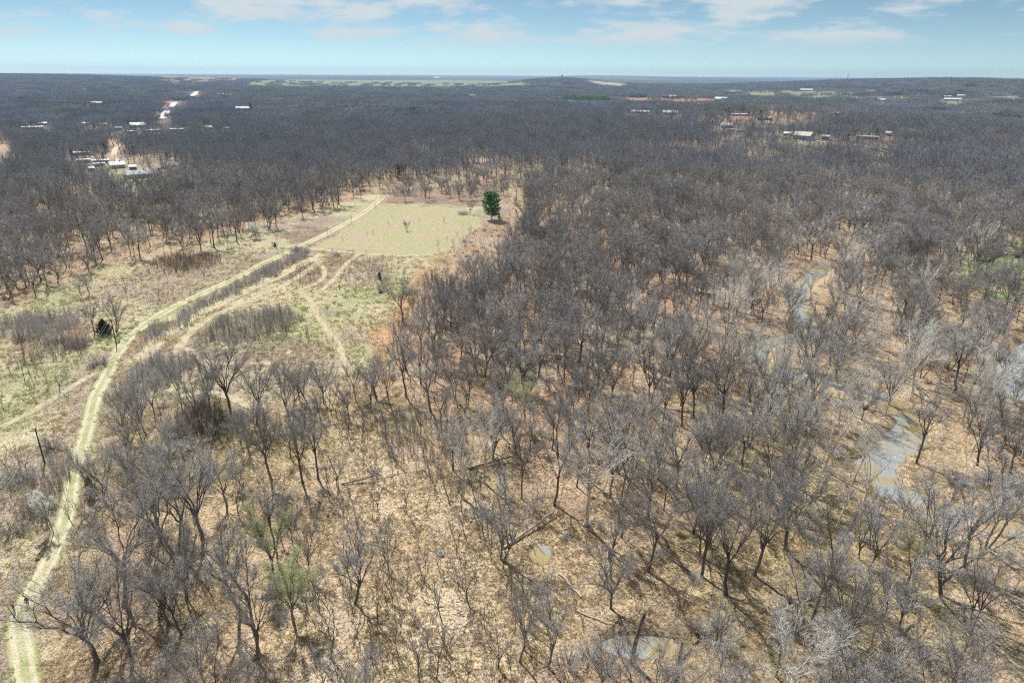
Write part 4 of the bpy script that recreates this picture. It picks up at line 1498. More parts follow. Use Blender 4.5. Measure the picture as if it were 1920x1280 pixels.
X2, Y2, r2_, g2 = far_points(520, 1250, 7.0, 21)
Z2 = terrain(X2, Y2)
ids2 = g2.integers(0, 6, len(X2))
q = g2.random(len(X2))
village = np.zeros(len(X2), bool)
for hp in HPOS:
    village |= np.hypot(X2 - hp[0], Y2 - hp[1]) < 55
ids2[(q < .012) | (village & (q < .10))] = 6
ids2[(q > .994) | (village & (q > .95))] = 8
s2_ = g2.uniform(.68, 1.2, len(X2)) * (.78 + .45 * fbm(X2, Y2, 60, 2, 72))
scatter('far_woodland', lowcoll, np.c_[X2, Y2, Z2], g2.random(len(X2)) * 6.28, s2_[:, None] * np.c_[g2.uniform(.9, 1.15, len(X2)), g2.uniform(.9, 1.15, len(X2)), np.ones(len(X2))], ids2,
        label='grey bare woods running on behind the meadow', category='woodland')


# beyond: blocks of woodland
def block(seed, size, n, H, k, w):
    g_ = np.random.default_rng(seed)
    parts = []
    for i in range(n):
        x, y = g_.uniform(-size / 2, size / 2, 2)
        h_ = H * g_.uniform(.75, 1.15)
        R_c = h_ * .36
        a = g_.random(k) * 6.28
        el = np.arccos(g_.uniform(.0, 1, k))
        s = np.stack([np.full(k, x), np.full(k, y), h_ * g_.uniform(.3, .6, k)], 1) + g_.normal(size=(k, 3)) * R_c * .25
        d = np.stack([np.cos(a) * np.sin(el), np.sin(a) * np.sin(el), np.cos(el)], 1)
        e = s + d * [R_c * .8, R_c * .8, h_ * .5] * g_.uniform(.7, 1.1, k)[:, None]
        parts.append(blades(s, e, w, g_))
        parts.append(blades(np.array([[x, y, -1.]]), np.array([[x, y, h_ * .8]]), .5, g_))
    return cat(parts)


bl = []
for i in range(5):
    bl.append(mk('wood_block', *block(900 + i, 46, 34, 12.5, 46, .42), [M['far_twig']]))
gl = np.random.default_rng(5)
V_, T_ = block(950, 46, 22, 11, 30, .4)
nl = 900
tp = V_[2::3]
c_ = tp[gl.integers(0, len(tp), nl)] + gl.normal(size=(nl, 3)) * .8
LV = (c_[:, None, :] + gl.normal(size=(nl, 3, 3)) * .45).reshape(-1, 3)
VV, TT = cat([(V_, T_), (LV, np.arange(nl * 3).reshape(-1, 3))])
bl.append(mk('wood_block', VV, TT, [M['far_twig'], M['far_leaf']], np.r_[np.zeros(len(T_)), np.ones(nl)]))
cs_ = []
for i in range(22):
    o_ = gl.uniform(-22, 22, 2)
    cs_.append((blades(np.repeat([[o_[0], o_[1], 0.]], 60, 0) + np.c_[gl.normal(size=(60, 2)) * 1.4, gl.uniform(1, 9, 60)], np.repeat([[o_[0], o_[1], 1.]], 60, 0) + np.c_[gl.normal(size=(60, 2)) * 2.2, gl.uniform(2, 10, 60)], .8, gl)))
CV, CT = cat(cs_)
VV, TT = cat([(V_, T_), (CV, CT)])
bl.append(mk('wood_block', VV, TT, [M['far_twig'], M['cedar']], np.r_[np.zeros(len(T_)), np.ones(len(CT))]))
blcoll = proto_collection('wood_block', bl)
X3, Y3, r3_, g3 = far_points(1240, 5200, 40, 31, 20)
Z3 = terrain(X3, Y3)
D3 = np.hypot(X3, Y3)
px3, py3, _ = project(X3, Y3, Z3 + 8)
k3 = (px3 > -150) & (px3 < 2070)
X3, Y3, Z3, D3 = X3[k3], Y3[k3], Z3[k3], D3[k3]
ids3 = g3.integers(0, 5, len(X3))
gm = fbm(X3, Y3, 260, 3, 81)
mt = fbm(X3, Y3, 170, 3, 82)
ids3[(mt > .66) & (g3.random(len(X3)) < .5)] = 6
ids3[(gm > .57) & (D3 > 1500) & (D3 < 3600) & (g3.random(len(X3)) < .7)] = 5
scatter('horizon_woodland', blcoll, np.c_[X3, Y3, Z3 - .5], g3.random(len(X3)) * 6.28, g3.uniform(.9, 1.15, len(X3)), ids3,
        label='blue grey woods reaching to the ridges on the horizon', category='woodland')

# ------------------------------------------------------------------ saplings, thickets, undergrowth, grass
yl = []


def lab_young(x, y):
    yl.append((x, y))


young_pts = []
gy_ = np.random.default_rng(41)
# young trees standing singly on the meadow (measured)
Y_PX = [(690, 448, 4), (642, 452, 3), (728, 424, 3), (822, 470, 7), (838, 455, 4), (850, 462, 5), (858, 446, 4), (735, 412, 3), (786, 420, 3), (832, 418, 4), (868, 432, 4),
        (660, 420, 6), (614, 440, 5), (312, 528, 6), (266, 530, 6), (283, 520, 5), (236, 538, 6), (384, 522, 6), (414, 494, 6), (472, 490, 5), (298, 560, 5), (326, 556, 5),
        (705, 520, 6), (714, 522, 6), (693, 498, 5), (612, 588, 4), (650, 560, 4), (558, 618, 3), (600, 600, 3), (512, 690, 5), (445, 690, 5), (530, 630, 5), (574, 634, 5),
        (155, 666, 5), (60, 730, 7), (90, 725, 7), (110, 735, 7), (46, 712, 7), (20, 700, 6), (125, 715, 5), (8, 770, 6), (16, 880, 6), (38, 880, 7), (52, 892, 7), (100, 1000, 8),
        (138, 985, 6), (152, 975, 5), (270, 770, 7), (300, 790, 7), (320, 800, 6), (430, 830, 7), (470, 850, 8), (392, 878, 6), (396, 858, 5), (650, 795, 8), (628, 780, 9), (640, 770, 7),
        (655, 830, 7), (680, 830, 7), (560, 560, 3), (740, 600, 5), (752, 575, 6), (765, 540, 6), (590, 520, 3), (470, 470, 5), (430, 480, 5), (520, 455, 4), (360, 470, 6), (700, 440, 3),
        (744, 388, 4), (790, 372, 4), (812, 362, 4), (850, 360, 4), (704, 396, 5), (756, 372, 4), (730, 700, 7), (700, 735, 6), (600, 720, 5), (560, 740, 5), (360, 680, 4), (240, 560, 5),
        (205, 560, 5), (60, 600, 5), (100, 610, 5), (1850, 560, 7), (1880, 545, 7), (1870, 580, 7)]
for a, b_, H in Y_PX:
    q = G(a, b_)
    young_pts.append((q[0], q[1], H))
# thin crooked saplings over the straw strip and foreground
strip_px = []
for k in range(210):
    a, b_ = gy_.uniform(400, 1000), gy_.uniform(790, 1300)
    q = G(a, b_)
    if inside(np.array([q[0]]), np.array([q[1]]), SPARSE)[0] or (a > 620 and gy_.random() < .5):
        if all(math.hypot(q[0] - p[0], q[1] - p[1]) > 1.9 for p in young_pts):
            young_pts.append((q[0], q[1], gy_.uniform(4.5, 9.5)))
young_pts = young_pts[:285]
yxy = [(p[0], p[1]) for p in young_pts]
what = []
yw = []
for p in young_pts:
    yw.append(int(gy_.integers(0, len(young_forms))))
    what.append({0: 'thin', 1: 'slender', 2: 'twin stemmed', 3: 'lanky', 4: 'twiggy'}[yw[-1]] + ' sapling')
old_LM = LM
LM = LM + [(k, G(*v)) for k, v in {
    'the mowed field centre': (762, 433), 'the mowed field corner': (830, 470), 'the white blossoming tree': (482, 440), 'the dark cedar': (196, 622), 'the brush mound': (187, 672),
    'the brown patch': (330, 495), 'the forking trails': (600, 545), 'the brown thicket': (390, 790), 'the trackside thicket': (290, 700), 'the meadow thicket': (470, 600),
    'the green pine': (922, 405), 'the pond': (900, 327), 'the orange grass': (740, 620), 'the pasture at right': (1870, 500), 'the blossoming sapling': (95, 995)}.items()]
ylabs = auto_labels(yxy, what, yxy)
for p, f, lb in zip(young_pts, yw, ylabs):
    parts, h0 = young_forms[f]
    place(parts, 'sapling', p[0], p[1], tz(p[0], p[1]), gy_.random() * 6.28, p[2] / h0, gy_.uniform(.85, 1.25), lb, 'sapling', 'young bare saplings')

# shrubs
S_PX = [(187, 684, 3.4, 'large round grey brush mound left of the farm track'), (40, 900, 3.0, 'grey brush clump at the left edge below the power lines'),
        (100, 842, 3.2, 'brown brush clump right of the utility pole'), (75, 960, 3.4, 'large grey brush clump beside the blossoming sapling'),
        (868, 402, 2.6, 'mauve bush left of the tree touching the pine'), (515, 462, 2.0, 'small dark bush in the meadow behind the track'),
        (632, 480, 2.0, 'dark bush between the trails below the mowed field'), (555, 470, 2.4, 'grey bush at the bend of the track by the mowed field'),
        (575, 474, 2.2, 'grey bush just right of the one at the track bend'), (20, 1000, 2.6, 'low grey bush at the left edge near the track end'),
        (770, 550, 2.4, 'dark bush at the rusty meadow margin'), (715, 548, 2.2, 'brown bush in the middle of the meadow'),
        (1790, 905, 2.6, 'tangled brush on the bank right of the creek pool'), (1850, 905, 2.6, 'dark tangled brush below the pair of trees at right'),
        (1105, 1235, 3.0, 'grey brush mound left of the broken snag'), (1060, 1250, 2.6, 'pale twiggy bush at the bottom edge left of the snag'),
        (1350, 1200, 2.6, 'silvery bush right of the forked stump'), (1300, 1180, 2.2, 'pale bush between the snag and the forked stump'),
        (1500, 1180, 2.6, 'grey bush in the lower right wood'), (655, 1050, 1.2, 'little bush behind the isolated bare tree'),
        (40, 640, 3.0, 'grey green bush at the left meadow edge'), (110, 640, 3.2, 'mauve bush left of the slim tree and cedar'),
        (150, 650, 2.8, 'mauve bush nearest the dark cedar'), (1520, 775, 2.6, 'brown bush beside the narrow creek reach'), (1560, 845, 2.4, 'brown bush below the pale leaning sycamore')]
for i, (a, b_, r, lb) in enumerate(S_PX):
    q = G(a, b_)
    parts, h0 = shrub_forms[i % 3]
    place(parts, 'bush', q[0], q[1], tz(*q), gy_.random() * 6.28, r / 1.9, 1.25, lb, 'bush', 'leafless bushes')

# conifers
q = G(922, 412)
place(conifer_parts(1, 15.5, 5.4, True, M['needle']), 'pine_tree', q[0], q[1], tz(*q), .3, 1, 1, 'lone bright green pine at the corner of the mowed field', 'pine tree', None)
q = G(196, 626)
place(conifer_parts(2, 4.6, 2.6, False, M['cedar']), 'cedar_tree', q[0], q[1], tz(*q), .3, 1, 1, 'squat dark cedar between the slim and the three stemmed trees', 'cedar', None)
cp = conifer_parts(3, 9, 2.8, False, M['cedar'])
for a, b_, s, lb in [(1866, 470, 1.0, 'dark cedar beside the pasture at the right edge'), (1832, 486, .6, 'small dark cedar left of the one beside the right pasture'),
                     (172, 930, .5, 'dark ivy green cedar on the right of the farm track'), (1425, 226, 1.5, 'dark conifer in the village on the hillside'),
                     (1352, 218, .8, 'round dark cedar in the dry clearing, left one'), (1375, 216, .8, 'round dark cedar in the dry clearing, right one'),
                     (470, 207, 1.7, 'dark conifer beside the low grey green building'), (712, 524, .35, 'tiny dark cedar in the middle of the meadow'), (936, 411, .4, 'low dark cedar at the foot of the green pine'),
                     (516, 463, .25, 'low dark cedar tuft behind the farm track'), (60, 330, .8, 'dark cedar in the far left wood'), (113, 372, .9, 'dark cedar below the mobile homes')]:
    q = G(a, b_)
    place(cp, 'cedar_tree', q[0], q[1], tz(*q), gy_.random() * 6, s, 1, lb, 'cedar', 'dark cedars')
# row of pines in the middle distance: 46 trees
pp = conifer_parts(4, 14, 4.2, True, M['needle'])
kk = 0
for kk, a in enumerate(np.linspace(1057, 1141, 29)):
    for b_ in (192, 189):
        q = G(a + gy_.uniform(-1.3, 1.3), b_ + gy_.uniform(-.6, .6) + (a - 1057) * .03)
        place(pp, 'pine_tree', q[0], q[1], tz(*q), gy_.random() * 6, gy_.uniform(.9, 1.2), 1.1, '%s pine from the left in the %s line of the dark green pine row' % ('first' if kk == 0 else ORD[kk], 'front' if b_ == 192 else 'back'), 'pine tree', 'dark row of pines beyond the oak wood')

# far budding trees near houses (each stands alone)
bp, bh = bud_forms[1]
for a, b_, H, lb in [(203, 335, 10, 'bright green tree in front of the white roofed house'), (1387, 236, 10, 'yellow green tree in the hillside village'),
                     (1475, 268, 8, 'pale green tree left of the tan gabled house'), (1590, 222, 9, 'yellow green tree in the dry pasture strip'), (832, 292, 8, 'olive tree left of the pond'),
                     (1238, 216, 8, 'pale green tree left of the pale blue roofed barn'), (455, 216, 9, 'olive green tree below the low grey green building'),
                     (1815, 345, 9, 'olive tree in the right hand wood')]:
    q = G(a, b_)
    place(bp, 'budding_tree', q[0], q[1], tz(*q), gy_.random() * 6, H / bh, 1.1, lb, 'tree', 'trees in fresh green bud')
blp, blh = blossom_form
for a, b_, H, wd, lb in [(480, 447, 8, 1.5, 'white blossoming tree at the back of the meadow'), (1358, 245, 10, 1.6, 'pale blossoming tree in the hillside village'),
                         (94, 997, 8.5, .7, 'slim sapling with white blossom top beside the farm track')]:
    q = G(a, b_)
    place(blp, 'blossoming_tree', q[0], q[1], tz(*q), 1.0, H / blh, wd, lb, 'tree', None)

# thickets of thin stems
stem_meshes = []
for i in range(6):
    g_ = np.random.default_rng(1000 + i)
    n = 7
    a = g_.random(n) * 6.28
    s = np.stack([np.cos(a) * .3, np.sin(a) * .3, np.full(n, -.1)], 1) * g_.uniform(.3, 1, n)[:, None]
    e = s * 1.8 + np.stack([g_.normal(size=n) * .25, g_.normal(size=n) * .25, g_.uniform(2.0, 3.6, n)], 1)
    P = bez(s, (s + e) / 2, e, 3, .03, g_)
    A_ = tubes(P, np.array([[.028, .02, .008]]) * np.ones((n, 1)), 3)
    s3, t3, _ = children_of(P, 6, .35, 1, g_)
    e3 = s3 + unit(t3 + g_.normal(size=s3.shape) * .35 + [0, 0, .3]) * g_.uniform(.4, .9, len(s3))[:, None]
    V_, T_ = cat([A_, blades(s3, e3, .022, g_)])
    stem_meshes.append(mk('stems', V_, T_, [M['red_twig'] if i < 3 else M['twig']]))
stemcoll = proto_collection('thicket_stem', stem_meshes)


def fill_poly(poly, spacing, seed):
    P = np.array(poly)
    g_ = np.random.default_rng(seed)
    x0, y0 = P.min(0)
    x1, y1 = P.max(0)
    n = int((x1 - x0) * (y1 - y0) / spacing ** 2)
    x = g_.uniform(x0, x1, n)
    y = g_.uniform(y0, y1, n)
    wx = x + (fbm(x, y, 6, 3, 3) - .5) * 9 + g_.normal(size=n) * 1.1
    wy = y + (fbm(x, y, 6, 3, 4) - .5) * 12 + g_.normal(size=n) * 1.6
    k = inside(wx, wy, poly) & (g_.random(n) < .35 + 1.1 * fbm(x, y, 5, 2, 5))
    return x[k], y[k]


THICK = [  # polygon, spacing, scale, forms, label
    ([(225, 735), (255, 690), (300, 668), (352, 676), (350, 700), (290, 730), (240, 752)], .75, 1.0, (3, 6), 'dense grey green thicket of thin stems beside the farm track'),
    ([(325, 800), (340, 770), (380, 765), (440, 775), (450, 800), (420, 828), (350, 825)], .62, 1.05, (0, 3), 'dense reddish brown thicket in front of the meadow trail'),
    ([(370, 650), (400, 610), (470, 585), (530, 580), (570, 600), (540, 625), (450, 640)], .9, 1.0, (2, 6), 'broad thicket of grey stems in the middle of the meadow'),
    ([(252, 660), (275, 622), (320, 598), (322, 612), (290, 640), (262, 668)], .75, .85, (3, 6), 'narrow thicket between the farm track and the side trail'),
    ([(292, 622), (345, 590), (404, 556), (474, 522), (530, 492), (570, 470), (578, 478), (536, 502), (478, 534), (408, 570), (352, 604), (300, 636)], .62, .8, (3, 6), 'straggling row of stems along the right edge of the track'),
    ([(285, 495), (320, 480), (410, 478), (410, 500), (330, 512)], .95, .9, (0, 3), 'dark brown thicket at the far edge of the meadow'),
    ([(530, 535), (560, 500), (600, 490), (605, 520), (560, 542)], 1.5, .55, (0, 3), 'low brown brush between the two trails'),
    ([(612, 545), (640, 500), (680, 485), (740, 485), (745, 540), (680, 550)], 1.7, .6, (0, 6), 'low brown brush below the mowed field'),
    ([(0, 600), (60, 590), (150, 585), (150, 620), (60, 640), (0, 645)], 1.1, 1.0, (3, 6), 'grey green thicket at the left edge of the meadow'),
    ([(40, 655), (120, 640), (160, 630), (150, 660), (60, 690), (20, 690)], 1.3, 1.0, (0, 6), 'brown thicket left of the brush mound'),
    ([(700, 365), (740, 345), (800, 340), (800, 360), (740, 372)], 1.6, .9, (3, 6), 'grey thicket behind the mowed field'),
    ([(740, 620), (770, 560), (800, 520), (830, 500), (830, 540), (800, 600), (770, 660), (740, 700)], 1.3, .95, (0, 3), 'reddish brush along the margin of the oak wood'),
    ([(515, 640), (560, 610), (620, 640), (680, 600), (740, 600), (730, 640), (640, 670)], 2.2, .6, (0, 6), 'scattered low brush in the front of the meadow'),
    ([(860, 350), (950, 340), (955, 360), (900, 370)], 1.8, .9, (0, 6), 'brown brush right of the pond meadow'),
    ([(60, 880), (110, 850), (135, 870), (120, 930), (80, 1000), (20, 1010), (20, 940)], 1.0, .95, (0, 6), 'tangled grey thicket left of the farm track bottom'),
    ([(680, 800), (740, 760), (800, 760), (860, 800), (900, 880), (800, 900), (720, 860)], 1.5, 1.1, (0, 6), 'brown undergrowth at the top of the straw strip'),
]
for i, (poly, sp_, sc_, fr, lb) in enumerate(THICK):
    pw = [tuple(G(*p)) for p in poly]
    x, y = fill_poly(pw, sp_ * 1.1, 60 + i)
    g_ = np.random.default_rng(70 + i)
    scatter('thicket', stemcoll, np.c_[x, y, terrain(x, y)], g_.random(len(x)) * 6.28, (.45 + .9 * fbm(x, y, 5, 2, 8)) * g_.uniform(.7, 1.25, len(x)) * sc_, g_.integers(fr[0], fr[1], len(x)), label=lb, category='thicket')

# undergrowth through the woods: small bushes and stems
ug = []
for i in range(3):
    a_, b_ = gen_shrub(1100 + i, 1.2, 1.5, 26, .028)
    V_, T_ = cat([a_, b_])
    ug.append(mk('undergrowth', V_, T_, [M['twig'] if i else M['red_twig']]))
for i in range(4):
    tv, cvv, _ = gen_tree(1120 + i, H=6.5, R=1.7, fork=.3, n1=5, n2=5, n3=4, n4=2, n5=0, tr=.06, up=.7, w4=.028, lod=1, lean=.15)
    V_, T_ = cat([tv, cvv])
    ug.append(mk('undergrowth', V_, T_, [M['twig'] if i % 2 else M['red_twig']]))
ugcoll = proto_collection('undergrowth', ug)
Xu, Yu = hexgrid(58, 420, 4.6, 47, .5, 91)
gu = np.random.default_rng(92)
ru = gu.random(len(Xu))
du = np.hypot(Xu, Yu)
ku = ~inside(Xu, Yu, OPEN) & (dist_poly(Xu, Yu, track_pts[::4].tolist()) > 5) & (dist_poly(Xu, Yu, creek_line[::2].tolist()) > 4) & (dist_poly(Xu, Yu, river_line.tolist()) > 13)
ku &= ~(inside(Xu, Yu, SPARSE) & (ru > .25))
ku &= ru < .24 + (fbm(Xu, Yu, 22, 3, 93)) * .8
for q in SNAGS:
    ku &= np.hypot(Xu - q[0], Yu - q[1]) > 3
for (pc, a, b_) in PUDDLES:
    ku &= np.hypot(Xu - pc[0], Yu - pc[1]) > a * 1.3
Xu, Yu = Xu[ku], Yu[ku]
scatter('undergrowth', ugcoll, np.c_[Xu, Yu, terrain(Xu, Yu)], gu.random(len(Xu)) * 6.28, gu.uniform(.6, 1.25, len(Xu)), gu.integers(0, 7, len(Xu)),
        label='sparse leafless undergrowth on the woodland floor', category='undergrowth')

Xb, Yb = hexgrid(95, 360, 2.7, 47, .5, 94)
gb = np.random.default_rng(95)
kb = inside(Xb, Yb, OPEN) & ~inside(Xb, Yb, FIELD) & (dist_poly(Xb, Yb, track_pts[::4].tolist()) > 4.2)
for tl in trails:
    kb &= dist_poly(Xb, Yb, tl[::3].tolist()) > 2.4
kb &= gb.random(len(Xb)) < smooth(.42, .62, fbm(Xb, Yb, 45, 3, 9)) * .6 + .05
Xb, Yb = Xb[kb], Yb[kb]
scatter('meadow_brush', ugcoll, np.c_[Xb, Yb, terrain(Xb, Yb)], gb.random(len(Xb)) * 6.28, gb.uniform(.25, .6, len(Xb)), gb.integers(0, 5, len(Xb)),
        label='low brown brush dotted over the open meadow', category='brush')

# fallen sticks on the woodland floor
fs = []
for i in range(4):
    g_ = np.random.default_rng(1150 + i)
    n = 7
    s = np.c_[g_.normal(size=(n, 2)) * .8, g_.uniform(.03, .1, n)]
    d = unit(np.c_[g_.normal(size=(n, 2)), g_.normal(size=n) * .06]) * g_.uniform(.6, 2.6, n)[:, None]
    e = s + d
    e[:, 2] = np.clip(e[:, 2], .03, .4)
    P = bez(s, (s + e) / 2, e, 3, .06, g_)
    fs.append(mk('stick', *tubes(P, np.array([[.05, .04, .015]]) * g_.uniform(.5, 1.3, n)[:, None], 3), [M['branch'] if i < 2 else M['pale_twig'] if i == 2 else M['twig']]))
fscoll = proto_collection('fallen_stick', fs)
Xf, Yf = hexgrid(58, 260, 2.6, 47, .5, 96)
gf = np.random.default_rng(97)
kf = ~inside(Xf, Yf, OPEN) & (gf.random(len(Xf)) < .30) & (dist_poly(Xf, Yf, creek_line[::2].tolist()) > 2) & (dist_poly(Xf, Yf, river_line.tolist()) > 12)
Xf, Yf = Xf[kf], Yf[kf]
scatter('fallen_sticks', fscoll, np.c_[Xf, Yf, terrain(Xf, Yf)], gf.random(len(Xf)) * 6.28, gf.uniform(.5, 1.3, len(Xf)), gf.integers(0, 4, len(Xf)),
        label='fallen sticks scattered on the leaf litter', category='deadwood')

# grass tufts
tf = []
for i in range(6):
    g_ = np.random.default_rng(1200 + i)
    n = 16
    a = g_.random(n) * 6.28
    s = np.stack([np.cos(a) * .12, np.sin(a) * .12, np.zeros(n) - .02], 1)
    e = s + np.stack([np.cos(a) * g_.uniform(.1, .45, n), np.sin(a) * g_.uniform(.1, .45, n), g_.uniform(.14, .36, n)], 1)
    tf.append(mk('tuft', *blades(s, e, .09, g_), [M['straw'] if i < 4 else M['tuft_green']]))
tfcoll = proto_collection('grass_tuft', tf)


def scatter_grass(name, n, dmax, sel_fn, green, lb, seed, sc_=1.0):
    g_ = np.random.default_rng(seed)
    a = R_(1) * g_.uniform(-45, 45, n)
    d = np.sqrt(g_.uniform(60 ** 2, dmax ** 2, n)) if dmax < 200 else 60 * (dmax / 60) ** (g_.random(n) ** .8)
    x, y = d * np.sin(a), d * np.cos(a)
    k = sel_fn(x, y)
    for tl in [track_pts] + trails:
        k &= dist_poly(x, y, tl[::3].tolist()) > 1.3
    k &= dist_poly(x, y, creek_line[::2].tolist()) > 4
    k &= fbm(x, y, 5, 2, seed) > .38
    x, y, d = x[k], y[k], d[k]
    gr = g_.random(len(x)) < green * (.4 + 1.2 * (fbm(x, y, 14, 4, 4) > .52))
    idx = np.where(gr, g_.integers(4, 6, len(x)), g_.integers(0, 4, len(x)))
    scatter(name, tfcoll, np.c_[x, y, terrain(x, y)], g_.random(len(x)) * 6.28, g_.uniform(.6, 1.5, len(x)) * sc_ * np.clip(d / 130, 1, 1.8), idx, label=lb, category='grass')


scatter_grass('meadow_grass', 60000, 330, lambda x, y: inside(x, y, OPEN) & ~inside(x, y, FIELD), .4, 'dry and greening grass of the open meadow', 301)
scatter_grass('straw_grass', 60000, 170, lambda x, y: ~inside(x, y, OPEN) & (inside(x, y, SPARSE) | (fbm(x, y, 12, 3, 77) > .47)), .07, 'dry straw coloured grass under the foreground trees', 302, .9)

# ------------------------------------------------------------------ buildings
_bm = {}


def colmat(nm, c, rough=.6, spec=.3):
    key = (nm, c)
    if key not in _bm:
        m_, t_, b_ = mat(nm, c, rough, spec)
        nn = noise(t_, nd(t_, 'ShaderNodeNewGeometry').outputs['Position'], .5, 4, .65)
        t_.links.new(mixc(t_, nn, tuple(v * .75 for v in c), tuple(min(v * 1.15, .9) for v in c)), b_.inputs['Base Color'])
        _bm[key] = m_
    return _bm[key]


def box(x0, x1, y0, y1, z0, z1):
    V = np.array([(x, y, z) for z in (z0, z1) for x, y in ((x0, y0), (x1, y0), (x1, y1), (x0, y1))], float)
    Q = np.array([(0, 3, 2, 1), (4, 5, 6, 7), (0, 1, 5, 4), (1, 2, 6, 5), (2, 3, 7, 6), (3, 0, 4, 7)])
    return V, Q


def polys(name, V, F, mats):
    me_ = bpy.data.meshes.new(name)
    me_.from_pydata([tuple(v) for v in V], [], F)
    for m_ in mats:
        me_.materials.append(m_)
    me_.update()
    return me_


def house(kind, x, y, L, Dp, h, yaw, roof, wall, label, cat_):
    z = tz(x, y)
    e = empty(kind, (x, y, z), R_(yaw), label=label, category=cat_)
    hx, hy = L / 2, Dp / 2
    rise = {'mobile_home': .12, 'camper': .06, 'barn': .26, 'shed': .28, 'house': .3}[kind] * Dp
    V = [(-hx, -hy, -1), (hx, -hy, -1), (hx, hy, -1), (-hx, hy, -1), (-hx, -hy, h), (hx, -hy, h), (hx, hy, h), (-hx, hy, h), (-hx, 0, h + rise), (hx, 0, h + rise)]
    F = [(0, 1, 5, 4), (2, 3, 7, 6), (1, 2, 6, 9, 5), (3, 0, 4, 8, 7)]
    link('wall', polys('wall', V, F, [colmat('wall_paint', wall)]), e)
    o = .45
    th = .14
    sl = rise / hy
    V = []
    for zt in (0.04, th + .04):
        for sx in (-hx - o, hx + o):
            V += [(sx, -hy - o, h - sl * o + zt), (sx, 0, h + rise + zt), (sx, hy + o, h - sl * o + zt)]
    F = [(6, 9, 10, 7), (7, 10, 11, 8), (0, 1, 4, 3), (1, 2, 5, 4), (0, 3, 9, 6), (2, 8, 11, 5), (0, 6, 7, 1), (1, 7, 8, 2), (3, 4, 10, 9), (4, 5, 11, 10)]
    rf = link('roof', polys('roof', V, F, [colmat('roof_metal', roof, .55, .4)]), e)
    n = max(2, int(L / 4))
    gm_, fm_ = colmat('window_glass', (.05, .06, .07), .15, .5), colmat('white_trim', (.7, .7, .68))
    if kind != 'barn':
        for k in range(n):
            cx = -hx + (k + .5) * L / n
            if k == n // 2:
                V_, Q_ = box(cx - .5, cx + .5, -hy - .05, -hy + .02, 0, min(2.1, h - .3))
                link('door', polys('door', V_, Q_.tolist(), [colmat('door_paint', (.3, .18, .12))]), e)
                continue
            V_, Q_ = box(cx - .62, cx + .62, -hy - .04, -hy + .02, h * .38, h * .8)
            w_ = link('window', polys('window', V_, Q_.tolist(), [fm_]), e)
            V_, Q_ = box(cx - .5, cx + .5, -hy - .06, -hy - .03, h * .42, h * .76)
            link('pane', polys('pane', V_, Q_.tolist(), [gm_]), w_)
    else:
        V_, Q_ = box(-2, 2, -hy - .06, -hy + .02, 0, h * .85)
        link('door', polys('door', V_, Q_.tolist(), [colmat('barn_door', tuple(v * .6 for v in wall))]), e)
        V_, Q_ = box(hx - .02, hx + .06, -1.8, 1.8, 0, h * .85)
        link('door', polys('door', V_, Q_.tolist(), [colmat('barn_door', tuple(v * .6 for v in wall))]), e)
    if kind == 'house' and L < 30:
        V_, Q_ = box(hx * .4, hx * .4 + .9, .3, 1.1, h, h + rise + .9)
        link('chimney', polys('chimney', V_, Q_.tolist(), [colmat('brick', (.3, .16, .11))]), rf)
    if kind in ('house', 'mobile_home') and L < 30:
        V_, Q_ = box(-hx * .2, hx * .1, -hy - 1.6, -hy - .06, -.6, .25)
        link('porch', polys('porch', V_, Q_.tolist(), [colmat('porch_wood', (.3, .24, .18))]), e)
    return e


for (kd, a, b_, L, Dp, h, yaw, rf, wl, lb, ct), q in zip(HOUSES, HPOS):
    az = math.degrees(math.atan2(q[0], q[1]))
    house(kd, float(q[0]), float(q[1]), L * .85, Dp * .85, h, yaw - az, rf, wl, lb, ct)


# parked vehicles
def vehicle(x, y, yaw, paint, label, cat_='pickup truck', nm='pickup_truck'):
    z = tz(x, y)
    e = empty(nm, (x, y, z), R_(yaw), label=label, category=cat_)
    prof = [(-2.6, .45), (-2.6, 1.05), (-.5, 1.1), (-.3, 1.75), (.8, 1.78), (1.35, 1.15), (2.5, 1.02), (2.62, .5)]
    w = .92
    V = [(px, -w, pz) for px, pz in prof] + [(px, w, pz) for px, pz in prof]
    n = len(prof)
    F = [tuple(range(n)), tuple(range(2 * n - 1, n - 1, -1))] + [(i, i + n, (i + 1) % n + n, (i + 1) % n) for i in range(n)]
    me_ = polys('body', V, F, [colmat('car_paint', paint, .3, .5)])
    link('body', me_, e)
    for sx, x0, x1 in ((1, -.22, .78),):
        V_, Q_ = box(x0, x1, -w - .01, w + .01, 1.18, 1.62)
        link('side_window', polys('side_window', V_, Q_.tolist(), [colmat('window_glass', (.05, .06, .07), .15, .5)]), e)
    for wx in (-1.7, 1.7):
        for wy in (-.86, .86):
            th_ = np.arange(16) / 16 * 6.2832
            V_ = [(wx + .38 * math.cos(t_), wy + s_, .38 + .38 * math.sin(t_)) for s_ in (-.12, .12) for t_ in th_]
            F_ = [tuple(range(16)), tuple(range(31, 15, -1))] + [(i, (i + 1) % 16, (i + 1) % 16 + 16, i + 16) for i in range(16)]
            link('wheel', polys('wheel', V_, F_, [colmat('tyre', (.03, .03, .03), .9, .2)]), e)
    for wy in (-.7, .7):
        V_, Q_ = box(2.55, 2.66, wy - .16, wy + .16, .72, .92)
        link('headlight', polys('headlight', V_, Q_.tolist(), [colmat('lamp_glass', (.7, .7, .7), .2, .5)]), e)
    return e


